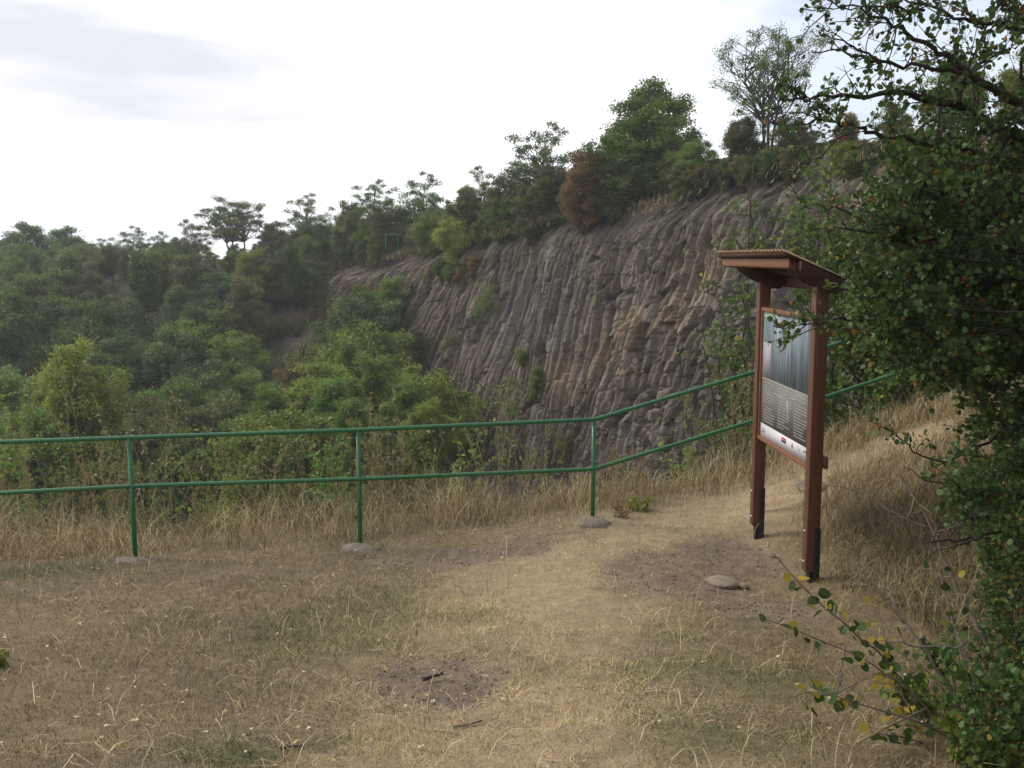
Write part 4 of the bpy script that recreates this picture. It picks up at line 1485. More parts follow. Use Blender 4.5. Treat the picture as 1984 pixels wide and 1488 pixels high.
m_ = MB()
blades(m_, RIMG[0], RIMG[1], np.full(len(RIMG[0]), 0.03), rng, 0.4, 2, RIMG[2], 0.5)
rw = np.random.default_rng(31)
nw_ = 16000
iy_ = (rw.uniform(size=nw_) ** 1.3 * 0.9 * NV).astype(int)
ix_ = rw.integers(0, CLX.shape[1], nw_)
U_, D_ = Uu[iy_, ix_], hb[iy_, ix_]
pw_ = np.clip(0.12 + weather[iy_, ix_] * 0.8 + 0.9 * (fbm(U_ * 0.3, D_ * 0.4, 510, 4) > 0.18), 0, 1) * (0.2 + 0.8 * vn(U_ * 1.2, D_ * 1.2, 511))
kk = rw.uniform(size=nw_) < pw_
iy_, ix_ = iy_[kk], ix_[kk]
base_ = np.stack([CLX[iy_, ix_], CLY[iy_, ix_], CLZ[iy_, ix_]], -1)
base_ = np.repeat(base_, 4, 0) + rw.normal(size=(len(base_) * 4, 3)) * 0.06
cw_ = np.array([0.17, 0.135, 0.08]) * rw.uniform(0.5, 1.4, (len(base_), 1))
cw_[rw.uniform(size=len(base_)) < 0.3] = np.array([0.10, 0.11, 0.05])
blades(m_, base_, 0.12 + 0.25 * rw.uniform(size=len(base_)), np.full(len(base_), 0.028), rng, 0.7, 1, cw_, 0.6)
tag(m_.build('rim_grass', M['grass']), 'dry grass and weeds along the far cliff edge and on its ledges', kind='stuff')
# matted short grass
m_ = MB()
x, y = scatter_px(430000, rng, 3.0, 10.6, 1.05)
b, p, g = masks(x, y)
clump = vn(x * 5, y * 5, 400) * 0.6 + vn(x * 13, y * 13, 401) * 0.4
keep = rng.uniform(size=len(x)) < (1 - 0.97 * b) * (0.35 + 0.9 * clump) * (y < edge_y(x) + 0.3)
x, y, p, g, clump = x[keep], y[keep], p[keep], g[keep], clump[keep]
z = ground_z(x, y)
n = len(x)
tall = np.clip(1.0 - 0.45 * p + 0.7 * fbm(x * 0.9, y * 0.9, 402, 3) + 0.5 * g, 0.4, 2.2)
hgt = (0.02 + 0.055 * rng.uniform(size=n) ** 1.8) * tall * (0.45 + 1.1 * clump)
dk = (0.45 + 0.85 * clump)[:, None] * (0.74 + 0.66 * p)[:, None] * np.array([1.0, 1.0, 0.93])
blades(m_, np.c_[x, y, z - 0.003], hgt, 0.0022 + 0.0022 * rng.uniform(size=n), rng, 1.0, 1, grass_cols(n, np.clip(0.20 - 0.12 * p + 0.7 * g, 0, 1), rng) * dk, 0.5)
# loose bent stalks lying about
x, y = scatter_px(2600, rng, 3.2, 9.5)
b, p, g = masks(x, y)
kk = rng.uniform(size=len(x)) > b * 0.8
x, y = x[kk], y[kk]
n = len(x)
blades(m_, np.c_[x, y, ground_z(x, y) + 0.01], 0.07 + 0.2 * rng.uniform(size=n) ** 2, 0.0028 + 0.001 * rng.uniform(size=n), rng, 1.6, 3, grass_cols(n, 0.02, rng) * 1.25, 0.5)
# occasional upright dead stalks
x, y = scatter_px(500, rng, 3.6, 8.6)
n = len(x)
blades(m_, np.c_[x, y, ground_z(x, y)], 0.10 + 0.13 * rng.uniform(size=n), 0.0026 + 0.001 * rng.uniform(size=n), rng, 0.25, 3, grass_cols(n, 0.05, rng) * 1.2, 0.25)
tag(m_.build('short_grass', M['grass']), 'matted short dry grass covering the foreground', kind='stuff')

# tall dry grass along and beyond the railing, and on the bank to the right
m_ = MB()
x = rng.uniform(-8.5, 7.5, 150000)
y = 7.2 + 4.2 * rng.uniform(size=len(x))
fy = np.interp(x, [-9, -3.2, -1.3, 0.7, 2.2, 4, 8], [8.35, 8.55, 8.95, 9.35, 9.6, 9.75, 10.0])
dens = sstep(-0.18, 0.22, y - fy) * (1 - 0.8 * sstep(0.6, 1.8, y - edge_y(x)))
dens = 0.62 * dens * (0.1 + 1.3 * vn(x * 2.4, y * 2.4, 410)) * np.clip(0.55 + 0.8 * vn(x * 0.7, y * 0.7, 412), 0, 1)
b, p, g = masks(x, y)
dens *= (1 - 0.9 * b)
keep = rng.uniform(size=len(x)) < dens
x, y, fy = x[keep], y[keep], fy[keep]
n = len(x)
ht = (0.16 + 0.40 * rng.uniform(size=n) ** 1.5) * np.clip(0.35 + 1.0 * sstep(-0.2, 0.8, y - fy), 0, 1.2) * (0.6 + 0.6 * vn(x * 1.3, y * 1.3, 413)) * np.interp(x, [-3, 0, 2, 4], [1.1, 0.95, 0.7, 0.7]) * (0.55 + 0.9 * vn(x * 3.1, y * 3.1, 415))
gm = np.clip(0.20 + 0.5 * fbm(x * 0.8, y * 0.8, 414, 3) + 0.25 * sstep(0.8, 1.6, y - fy), 0, 0.8)
blades(m_, np.c_[x, y, ground_z(x, y) - 0.01], ht, 0.0024 + 0.0024 * rng.uniform(size=n), rng, 0.38, 3, grass_cols(n, gm, rng) * (0.85 + 0.65 * vn(x * 1.7, y * 1.7, 416))[:, None], 0.45)
# bank
x = rng.uniform(2.3, 7.5, 120000)
y = rng.uniform(3.5, 11.0, len(x))
pxx, pyy, _ = proj(np.c_[x, y, ground_z(x, y, False)])
pd = np.min([np.hypot(x - a[0], y - a[1]) for a in PATH], 0)
dens = sstep(1540, 1760, pxx + 60 * fbm(x * 2, y * 2, 420, 3) + np.clip(1250 - pyy, -200, 300) * 0.25) * np.clip(0.3 + 0.9 * vn(x * 3, y * 3, 421), 0, 1)
dens *= sstep(0.15, 0.6, pd)
keep = (rng.uniform(size=len(x)) < dens) & (pxx < 2150)
x, y, pyy = x[keep], y[keep], pyy[keep]
n = len(x)
ht = (0.08 + 0.24 * rng.uniform(size=n) ** 1.4) * (0.6 + 0.7 * vn(x * 1.5, y * 1.5, 422))
cg = grass_cols(n, 0.12 + 0.4 * sstep(1050, 1350, pyy), rng) * (1.0 - 0.3 * sstep(900, 1050, pyy))[:, None]  # lower bank blades darkened, partly shade put into the grass colour
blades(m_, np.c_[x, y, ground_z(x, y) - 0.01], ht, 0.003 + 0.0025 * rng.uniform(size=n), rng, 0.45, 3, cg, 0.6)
tag(m_.build('tall_grass', M['grass']), 'tall dry straw coloured grass along the railing and on the right bank', kind='stuff')

# ------------------------------------------------------------------ litter: fallen leaves, crumbs of earth
m_ = MB()
x, y = scatter_px(620, rng, 3.3, 9.0)
n = len(x)
P = np.c_[x, y, ground_z(x, y) + 0.012 + 0.012 * rng.uniform(size=n)]
pal = np.array([(0.55, 0.48, 0.30), (0.60, 0.53, 0.36), (0.46, 0.37, 0.16), (0.36, 0.17, 0.06), (0.42, 0.30, 0.14), (0.25, 0.15, 0.08)])
for q in range(6):
    kq = rng.integers(0, 6, n) == q
    Pq = P[kq]
    s0 = m_.n
    leaves(m_, Pq, 0.017, rng, OVAL if q % 2 else ROUND, 2.5, fold=0.25)
    m_.c[-1] = np.broadcast_to(pal[q], m_.c[-1].shape)
tag(m_.build('fallen_leaves', M['litter']), 'small fallen leaves scattered over the foreground', kind='stuff')
m_ = MB()
x, y = scatter_px(40000, rng, 3.5, 9.5)
b, p, g = masks(x, y)
kk = rng.uniform(size=len(x)) < b ** 1.3
x, y = x[kk], y[kk]
z = ground_z(x, y)
for i in range(len(x)):
    s_ = 0.003 + 0.011 * rng.uniform() ** 4
    V = np.array([(0, 0, .8), (1, 0, 0), (0, 1, 0), (-1, 0, 0.1), (0, -1, 0), (0, 0, -.6)]) * s_ * rng.uniform(0.6, 1.3, (6, 3))
    a = rng.uniform(0, 6.28)
    V = V @ np.array([[math.cos(a), math.sin(a), 0], [-math.sin(a), math.cos(a), 0], [0, 0, 1]])
    c_ = np.array([0.20, 0.155, 0.115]) * rng.uniform(0.8, 1.9)
    m_.add(V + [x[i], y[i], z[i] - 0.02 + s_ * 0.2 + 0.01], [[0, 1, 2], [0, 2, 3], [0, 3, 4], [0, 4, 1], [5, 2, 1], [5, 3, 2], [5, 4, 3], [5, 1, 4]], 0.5, c_)
tag(m_.build('gravel', M['litter']), 'crumbs of earth and small stones on the bare patches', kind='stuff')


def lump(name, px, py, rx, ry, rz, m, label, cat, seed=0, sink=0.3):
    q = hit(px, py)
    rg = np.random.default_rng(seed)
    m_ = MB()
    nt_, np_ = 9, 14
    V = []
    for i in range(nt_ + 1):
        th = PI * i / nt_
        for j in range(np_):
            ph_ = 2 * PI * j / np_
            d = np.array([math.sin(th) * math.cos(ph_), math.sin(th) * math.sin(ph_), math.cos(th)])
            r_ = 1 + 0.35 * (vn(np.array([d[0] * 2 + seed]), np.array([d[1] * 2 + d[2] * 3]), seed)[0] - 0.5)
            V.append(np.sign(d) * np.abs(d) ** 0.8 * r_ * [rx, ry, rz])
    i_ = np.arange(nt_)[:, None] * np_
    j_ = np.arange(np_)[None]
    m_.add(V, np.stack([i_ + j_, i_ + np_ + j_, i_ + np_ + (j_ + 1) % np_, i_ + (j_ + 1) % np_], -1).reshape(-1, 4))
    o_ = m_.build(name, M[m])
    o_.location = (q[0], q[1], float(ground_z(q[0], q[1])) + rz * (1 - 2 * sink) * 0.5)
    o_.rotation_euler = (0, 0, seed * 0.7)
    tag(o_, label, cat)
    return o_


lump('flat_stone', 1402, 1134, 0.13, 0.11, 0.022, 'stone', 'pale flat stone in the bare earth left of the near board post', 'stone', 3)
sl_ = lump('flat_stone', 1572, 938, 0.22, 0.12, 0.02, 'concrete', 'grey stone slab beside the path between the board posts', 'stone', 5, 0.5)
gx_ = float(ground_z(sl_.location.x + .15, sl_.location.y) - ground_z(sl_.location.x - .15, sl_.location.y)) / .3
gy_ = float(ground_z(sl_.location.x, sl_.location.y + .15) - ground_z(sl_.location.x, sl_.location.y - .15)) / .3
sl_.rotation_euler = Vector((-gx_, -gy_, 1)).to_track_quat('Z', 'Y').to_euler()
sl_.location.z += 0.008
lump('flat_stone', 1438, 1140, 0.045, 0.03, 0.02, 'stone', 'small stone touching the right end of the pale flat stone', 'stone', 8)


def stick(pts_, r, m, label, cat='stick', name='stick', lift=0.01):
    P = []
    for px, py in pts_:
        q = hit(px, py)
        P.append([q[0], q[1], float(ground_z(q[0], q[1])) + lift])
    P = np.array(P)
    b_ = P.mean(0)
    m_ = MB()
    m_.tube(P - b_, np.linspace(r, r * 0.6, len(P)), 7)
    o_ = m_.build(name, M[m])
    o_.location = b_
    tag(o_, label, cat)


stick([(820, 1312), (838, 1308), (857, 1304)], 0.012, 'twig', 'short dark piece of wood lying in the bare hollow')
stick([(877, 1415), (905, 1410), (933, 1401)], 0.006, 'bark_pale', 'thin straight twig lying in front of the bare hollow')
stick([(840, 1420), (865, 1424), (892, 1430)], 0.004, 'stem_dry', 'pale curved twig left of the straight twig before the hollow')
stick([(545, 1462), (565, 1457), (586, 1449)], 0.005, 'twig', 'dark bent twig near the green tuft at the bottom')
stick([(892, 1398), (897, 1403), (902, 1409)], 0.005, 'stem_dry', 'stubby pale twig touching the straight one before the hollow')
stick([(1660, 1488), (1700, 1462), (1790, 1420)], 0.006, 'stem_dry', 'long straight straw coloured stick in the lower right grass', lift=0.10)

# ------------------------------------------------------------------ weeds and saplings beyond the railing
def weed(name, base, H, nst, spread, seed, lm, label, leaf=0.035, nl=26, stem='stem_dry', shape=OVAL, cat='plant', group=None, r0=0.005, sub=2, lz=0.15):
    rg = np.random.default_rng(seed)
    sb, lb = MB(), MB()
    LP = []
    for i in range(nst):
        a = rg.uniform(0, 6.28)
        e = np.array([math.cos(a) * spread * rg.uniform(0.2, 1), math.sin(a) * spread * rg.uniform(0.2, 1), H * rg.uniform(0.6, 1.0)])
        s_ = np.array([e[0] * 0.12, e[1] * 0.12, -0.15])
        C_ = curve(s_, e, rg, 7, 0.10, -0.06)
        sb.tube(C_, np.linspace(r0, r0 * 0.3, 7), 5, False)
        t_ = rg.uniform(lz, 1, nl) * 6
        LP.append(np.stack([np.interp(t_, range(7), C_[:, k_]) for k_ in range(3)], -1) + rg.normal(size=(nl, 3)) * 0.012)
        for _ in range(sub):
            k_ = rg.integers(2, 6)
            e2 = C_[k_] + (rand_dirs(rg, 1)[0] + [0, 0, 0.7]) * H * 0.16
            C2 = curve(C_[k_], e2, rg, 5, 0.1)
            sb.tube(C2, np.linspace(r0 * 0.5, r0 * 0.2, 5), 4, False)
            t_ = rg.uniform(0, 1, nl // 2) * 4
            LP.append(np.stack([np.interp(t_, range(5), C2[:, q]) for q in range(3)], -1) + rg.normal(size=(nl // 2, 3)) * 0.012)
    leaves(lb, np.concatenate(LP), leaf, rg, shape, 0.4)
    r = empty(name, base)
    tag(r, label, cat, group)
    sb.build('stems', M[stem], r, True)
    lb.build('foliage', M[lm], r)
    return r


WE = []
wl = [(60, 1.9, 10.8), (170, 2.2, 11.0), (300, 1.75, 10.6), (350, 1.55, 10.9), (470, 1.3, 10.7), (530, 1.1, 10.5), (620, 1.2, 10.8), (760, 1.9, 11.2),
      (840, 1.5, 11.0), (900, 1.7, 11.4), (985, 1.75, 11.0), (1050, 1.4, 11.3), (1330, 1.0, 11.0), (1390, 1.7, 11.3), (1440, 1.6, 11.0), (-60, 1.8, 10.8), (720, 1.2, 10.6), (1200, 0.9, 11.0), (420, 1.5, 11.4), (240, 1.5, 11.3)]
for i, (px, H, Z) in enumerate(wl):
    x = (px - 992) / F * Z
    zz_ = float(ground_z(x, Z))
    # reach the height where it shows over the grass
    weed('wild_shrub', (x, Z, zz_), H - zz_ * 0.6, 7 + i % 4, 0.45, 600 + i, 'lf_weed' if i % 3 else 'lf_bright',
         'thin leggy pale leaved shrub growing over the quarry edge behind the railing', leaf=0.05, nl=30, cat='shrub', group='leggy shrubs behind the railing', r0=0.006)
# dry seed-headed stalks
for i, (px, Z, H) in enumerate([(20, 9.2, 1.0), (95, 9.6, 0.95), (150, 9.3, 1.1), (215, 9.5, 0.9), (380, 9.4, .8), (560, 9.6, .75), (655, 9.4, .8), (725, 9.6, .95), (1010, 10.0, .7), (1180, 9.9, .75), (1240, 9.7, .7)]):
    x = (px - 992) / F * Z
    weed('dry_weed', (x, Z, float(ground_z(x, Z))), H, 6, 0.22, 700 + i, 'lf_rust', 'dead brown weed with dry seed heads standing in the tall grass by the railing', leaf=0.018, nl=16, cat='plant', group='dead weeds by the railing', r0=0.004, lz=0.6, sub=3)
q = hit(1243, 990)
weed('green_weed', (q[0], q[1], float(ground_z(q[0], q[1]))), 0.16, 8, 0.14, 801, 'lf_mid', 'small green leafy weed in the grass right of the third railing post', leaf=0.04, nl=14, shape=OVAL, stem='stem_dry')
q = hit(1205, 1005)
weed('red_grass_tuft', (q[0], q[1], float(ground_z(q[0], q[1]))), 0.17, 26, 0.10, 802, 'lf_rust', 'reddish brown dry tuft just right of the third railing post', leaf=0.02, nl=10, r0=0.002, sub=1)
q = hit(8, 1290)
weed('green_weed', (q[0], q[1], float(ground_z(q[0], q[1]))), 0.09, 4, 0.05, 803, 'lf_mid', 'small green seedling at the left photo edge', leaf=0.04, nl=8, shape=ROUND, stem='stem_dry')

# pale leaved young trees behind the board
def sapling(label, px, Z, ytop, lean, W, seed, nb, nl, lm='lf_birch', leaf=0.05, stemr=0.03, m='bark'):
    rg = np.random.default_rng(seed)
    x = (px - 992) / F * Z
    b_ = np.array([x, Z, float(ground_z(x, Z)) - 0.1])
    tp = at(px + lean, ytop, Z)
    sb, lb = MB(), MB()
    LP = []
    H = tp[2] - b_[2]
    for s_ in range(3):
        e = tp - b_ + rg.normal(size=3) * [W * 0.35, W * 0.3, H * 0.06]
        C_ = curve([0, 0, 0], e, rg, 9, 0.07)
        sb.tube(C_, np.linspace(stemr, stemr * 0.2, 9), 7, False)
        for _ in range(nb):
            t_ = rg.uniform(1.5, 7.6)
            s0 = np.array([np.interp(t_, range(9), C_[:, k_]) for k_ in range(3)])
            d = rand_dirs(rg, 1)[0] * [1, 1, 0.35] + [0, 0, 0.45]
            e2 = s0 + d * W * rg.uniform(0.3, 0.8) * (1.2 - t_ / 10)
            C2 = curve(s0, e2, rg, 6, 0.1, -0.05)
            sb.tube(C2, np.linspace(stemr * 0.3, stemr * 0.08, 6), 4, False)
            for _2 in range(5):
                k_ = rg.integers(1, 6)
                e3 = C2[k_] + rand_dirs(rg, 1)[0] * W * 0.22
                sb.tube(np.array([C2[k_], (C2[k_] + e3) / 2, e3]), [stemr * 0.08, stemr * 0.07, stemr * 0.05], 3, False)
                t3 = rg.uniform(0.1, 1, nl)[:, None]
                LP.append(C2[k_] * (1 - t3) + e3 * t3 + rg.normal(size=(nl, 3)) * 0.035)
    leaves(lb, np.concatenate(LP), leaf, rg, OVAL * [1.5, 1.05], 0.3, droop=0.4)
    r = empty('young_tree', b_)
    tag(r, label, 'tree')
    sb.build('trunk', M[m], r, True)
    lb.build('crown', M[lm], r)


sapling('light green young tree behind the roof of the information board', 1530, 12.0, 330, -40, 1.2, 31, 18, 11)
sapling('light green young tree right behind the near board post', 1640, 11.5, 420, 0, 1.3, 32, 24, 15)
sapling('dark stemmed young tree behind the rising railing on the right', 1700, 11.2, 480, 30, 1.3, 33, 24, 15)
sapling('thin leaved sapling left of the information board beyond the railing', 1420, 11.8, 560, 20, 0.8, 34, 9, 4)
sapling('leafy young tree above the straw bank behind the hawthorn', 1800, 11.3, 520, 0, 1.4, 35, 24, 15)

# ------------------------------------------------------------------ hawthorn on the right
rg = np.random.default_rng(77)
HB = np.array([4.9, 6.1, 0])
HB[2] = float(ground_z(HB[0], HB[1]))
haw = empty('hawthorn_tree', HB)
tag(haw, 'large hawthorn with small lobed leaves and red berries filling the right side', 'tree')
wb, lb, bb_ = MB(), MB(), MB()
LEAFP = []
BERR = []
TW = []


def addbranch(P, r0, r1, dens=1.0, twig=0.28, ntw=None, leafy=1.0):
    """a branch with twigs and leaves along it"""
    P = np.asarray(P)
    # refine
    n = max(8, len(P) * 3)
    tt = np.linspace(0, len(P) - 1, n)
    Q = np.stack([np.interp(tt, range(len(P)), P[:, k_]) for k_ in range(3)], -1)
    Q[1:-1] = (Q[:-2] + 2 * Q[1:-1] + Q[2:]) / 4
    Q[1:-1] += rg.normal(size=(n - 2, 3)) * 0.008
    wb.tube(Q, np.linspace(r0, r1, n), 6, False)
    Ld = np.sum(np.linalg.norm(np.diff(Q, axis=0), axis=1))
    ntw = int(Ld * 15 * dens) if ntw is None else ntw
    for _ in range(ntw):
        t_ = rg.uniform(0.05, 1) * (n - 1)
        s0 = np.array([np.interp(t_, range(n), Q[:, k_]) for k_ in range(3)])
        k_ = min(int(t_), n - 2)
        dr = Q[k_ + 1] - Q[k_]
        dr /= np.linalg.norm(dr) + 1e-9
        d = rand_dirs(rg, 1)[0] * 0.9 + dr * 0.6 + [0, 0, 0.12]
        d /= np.linalg.norm(d)
        e = s0 + d * twig * rg.uniform(0.35, 1.1)
        C2 = curve(s0, e, rg, 5, 0.12)
        wb.tube(C2, np.linspace(0.0035, 0.0014, 5), 4, False)
        for _2 in range(2):
            q_ = C2[rg.integers(1, 5)]
            e3 = q_ + rand_dirs(rg, 1)[0] * 0.07
            wb.tube(np.array([q_, (q_ + e3) / 2, e3]), [0.0017, 0.0014, 0.001], 3, False)
            nl = rg.poisson(3 * leafy)
            LEAFP.append(q_ + (e3 - q_) * rg.uniform(0.2, 1, nl)[:, None] + rg.normal(size=(nl, 3)) * 0.01)
        nl = rg.poisson(8.5 * leafy)
        t2 = rg.uniform(0.15, 1, nl) * 4
        LEAFP.append(np.stack([np.interp(t2, range(5), C2[:, q]) for q in range(3)], -1) + rg.normal(size=(nl, 3)) * 0.012)
        if rg.uniform() < 0.05:
            for _3 in range(rg.integers(1, 4)):
                BERR.append(C2[3] + rg.normal(size=3) * 0.013)


def pl(pts_, z0, z1):
    n = len(pts_)
    return np.array([at(px, py, z0 + (z1 - z0) * i / (n - 1)) for i, (px, py) in enumerate(pts_)])


# trunk and big limbs outside the frame
trunk = np.array([HB * [1, 1, 0] + [0, 0, HB[2] - 0.2], HB + [0.05, -0.1, 0.8], HB + [-0.1, -0.2, 1.7], HB + [-0.2, -0.3, 2.6], HB + [-0.3, -0.5, 3.8]])
wb.tube(trunk, [0.11, 0.09, 0.08, 0.065, 0.04], 9)
T1, T2, T3 = trunk[2], trunk[3], trunk[1]
SP = 0.55
addbranch(np.vstack([[T1], pl([(2100, 330), (1973, 256), (1892, 224), (1856, 204), (1794, 191), (1746, 177), (1707, 183), (1658, 191), (1600, 185), (1551, 191), (1509, 208)], 5.1, 4.5)]), 0.030, 0.003, 1.0, 0.26, leafy=SP)
addbranch(np.vstack([[T2], pl([(2080, 280), (1984, 208), (1937, 178), (1872, 140), (1846, 114), (1820, 100), (1762, 71), (1720, 39), (1674, 19), (1610, 0)], 5.0, 4.5)]), 0.026, 0.003, 0.9, 0.28, leafy=SP * 0.8)
addbranch(pl([(1872, 140), (1827, 138), (1778, 130), (1707, 120), (1665, 114), (1632, 97), (1574, 101)], 4.8, 4.5), 0.012, 0.003, 0.8, 0.2, leafy=SP * 0.55)
addbranch(pl([(1707, 120), (1658, 91), (1616, 70), (1574, 60)], 4.6, 4.5), 0.006, 0.002, 0.7, 0.16, leafy=SP * 0.4)
addbranch(pl([(1859, 200), (1866, 172), (1873, 146)], 4.85, 4.82), 0.010, 0.008, 0.3, 0.16, leafy=SP)
addbranch(np.vstack([[T1], pl([(2100, 380), (1930, 300), (1778, 276), (1713, 269), (1665, 247), (1626, 237), (1585, 232), (1535, 243)], 5.2, 4.5)]), 0.02, 0.003, 0.9, 0.24, leafy=SP * 0.7)
addbranch(pl([(1665, 247), (1640, 262), (1600, 290), (1560, 318), (1510, 330)], 4.6, 4.5), 0.005, 0.002, 0.5, 0.12, leafy=SP * 0.3)
addbranch(np.vstack([[T3], pl([(2100, 560), (1984, 480), (1876, 471), (1801, 464), (1723, 451), (1665, 448), (1587, 443)], 5.3, 4.4)]), 0.018, 0.0025, 0.55, 0.16, leafy=0.35)
addbranch(pl([(1704, 451), (1665, 419), (1626, 402), (1600, 402), (1564, 402), (1548, 386)], 4.5, 4.35), 0.006, 0.002, 0.4, 0.1, leafy=0.3)
addbranch(pl([(1960, 375), (1918, 380), (1827, 386), (1743, 388), (1658, 394)], 5.0, 4.6), 0.010, 0.002, 1.0, 0.2, leafy=0.9)
addbranch(pl([(1790, 20), (1730, 12), (1660, 18), (1595, 14)], 4.8, 4.5), 0.008, 0.002, 1.2, 0.2, leafy=0.7)
addbranch(pl([(1984, 60), (1900, 40), (1820, 20), (1740, -10)], 5.0, 4.6), 0.012, 0.004, 1.6, 0.26, leafy=0.9)
# sprays reaching across the board
addbranch(np.vstack([[T3], pl([(2100, 720), (1984, 690), (1860, 650), (1760, 632), (1690, 622), (1615, 621), (1576, 629), (1497, 631)], 5.6, 4.7)]), 0.02, 0.002, 0.9, 0.2, leafy=0.8)
addbranch(pl([(1800, 640), (1740, 600), (1690, 585), (1630, 560), (1585, 548)], 5.2, 4.8), 0.006, 0.002, 0.8, 0.13, leafy=1.0)
addbranch(pl([(1760, 640), (1700, 645), (1650, 655), (1620, 650)], 5.1, 4.9), 0.006, 0.002, 0.7, 0.10, leafy=0.8)
addbranch(pl([(1984, 820), (1900, 860), (1830, 900), (1760, 870), (1720, 830)], 5.6, 5.2), 0.010, 0.002, 0.6, 0.16, leafy=0.8)
addbranch(pl([(1984, 900), (1930, 930), (1880, 950), (1800, 935), (1750, 905)], 5.5, 5.1), 0.010, 0.002, 0.5, 0.14, leafy=0.8)
LB = [(0, 1800), (60, 1850), (120, 1905), (200, 1850), (260, 1760), (330, 1700), (420, 1690), (480, 1680), (560, 1700), (620, 1680), (660, 1720), (700, 1790), (760, 1820), (830, 1850), (900, 1850), (1000, 1840), (1100, 1850), (1200, 1880), (1300, 1890), (1400, 1880), (1500, 1840)]
# inner mass: limbs fanning out of the trunk to spread clumps
lims = []
for i in range(470):
    py = rg.uniform(-260, 1500) if i < 230 else (rg.uniform(250, 1000) if i < 370 else rg.uniform(330, 740))
    if py < 230 and rg.uniform() < 0.35:
        continue
    xl = np.interp(py, [q[0] for q in LB], [q[1] for q in LB])
    px = xl + 25 + rg.uniform() ** 1.15 * (2350 - xl) if i < 370 else xl + rg.uniform(-10, 200)
    Z = rg.uniform(4.4, 6.6) if py > 150 else rg.uniform(4.2, 5.6)
    q = at(px, py, Z)
    gz = float(ground_z(q[0], q[1]))
    if q[2] < gz + 0.12:
        q[2] = gz + 0.12 + 0.2 * rg.uniform()
    s0 = trunk[np.clip(np.argmin(np.abs(trunk[:, 2] - (q[2] - 0.3))), 1, 4)] + rg.normal(size=3) * 0.05
    if lims and rg.uniform() < 0.7:
        L_ = lims[np.argmin([np.linalg.norm(l_[4] - q) for l_ in lims])]
        s0 = L_[4]
    C_ = curve(s0, q, rg, 7, 0.12, -0.03)
    lims.append(C_)
    Ld = np.linalg.norm(q - s0)
    addbranch(C_[-5:], 0.004 + 0.006 * Ld * 0.5, 0.002, 1.0, 0.24, ntw=int(7 + 9 * Ld), leafy=1.15)
    wb.tube(C_[:4], [0.012, 0.010, 0.008, 0.007], 5, False)
for i in range(90):  # unseen clumps beside the viewpoint, added to block skylight on the right
    q = np.array([rg.uniform(2.5, 6.0), rg.uniform(0.2, 5.6), rg.uniform(1.6, 5.2)])
    qx, qy, qz = proj(q)
    if qz > 0.3 and (qx < 2030 and qy > -80):
        continue
    if qx < 1500 and qz > 0.3:
        continue
    s0 = lims[np.argmin([np.linalg.norm(l_[-1] - q) for l_ in lims])][-1]
    C_ = curve(s0, q, rg, 7, 0.12, -0.03)
    lims.append(C_)
    addbranch(C_[-5:], 0.008, 0.002, 1.0, 0.26, ntw=16, leafy=1.15)
for i in range(120):  # unseen canopy overhead, added to shade the ground at lower right
    q = np.array([rg.uniform(1.6, 5.0), rg.uniform(2.4, 6.3), rg.uniform(4.3, 5.8)])
    qx, qy, qz = proj(q)
    if qy > -110:
        continue
    s0 = lims[np.argmin([np.linalg.norm(l_[-1] - q) for l_ in lims])][-1]
    C_ = curve(s0, q, rg, 7, 0.12, -0.03)
    if proj(C_[3])[1] > -60:
        continue
    lims.append(C_)
    addbranch(C_[-5:], 0.008, 0.002, 1.0, 0.26, ntw=16, leafy=1.0)
LP = np.concatenate(LEAFP)
leaves(lb, LP, 0.027, rg, LOBED, 0.35, droop=0.2, fold=0.15)
print('hawthorn leaves', len(LP), 'twig verts', wb.n)
offset(wb.build('trunk', M['twig'], haw, True), HB)
offset(lb.build('crown', M['lf_haw'], haw), HB)
for q in [at(1630, 400, 4.4), at(1616, 385, 4.4), at(1600, 388, 4.4), at(1690, 435, 4.5), at(1715, 450, 4.5), at(1584, 418, 4.4), at(1610, 398, 4.4), at(1740, 436, 4.6), at(1627, 265, 4.5), at(1632, 272, 4.5), at(1640, 268, 4.5)]:
    BERR.append(q)
for q in BERR:
    th = np.linspace(0, PI, 6)
    V = [(0.0065 * math.sin(t_) * math.cos(a), 0.0065 * math.sin(t_) * math.sin(a), 0.0065 * math.cos(t_)) for t_ in th for a in np.arange(7) / 7 * 2 * PI]
    i_ = np.arange(5)[:, None] * 7
    j_ = np.arange(7)[None]
    bb_.add(np.array(V) + q, np.stack([i_ + j_, i_ + 7 + j_, i_ + 7 + (j_ + 1) % 7, i_ + (j_ + 1) % 7], -1).reshape(-1, 4))
offset(tag(bb_.build('berries', M['berry'], haw, True), kind='stuff'), HB)

# ------------------------------------------------------------------ sapling with round leaves and bare stems, lower right
rg = np.random.default_rng(91)
RB = hit(1900, 1420)
RB[2] = float(ground_z(RB[0], RB[1]))
rs = empty('round_leaved_sapling', RB)
tag(rs, 'sprawling sapling with round green and yellow leaves in the lower right corner', 'sapling')
sb, lb = MB(), MB()
LP, LS = [], []


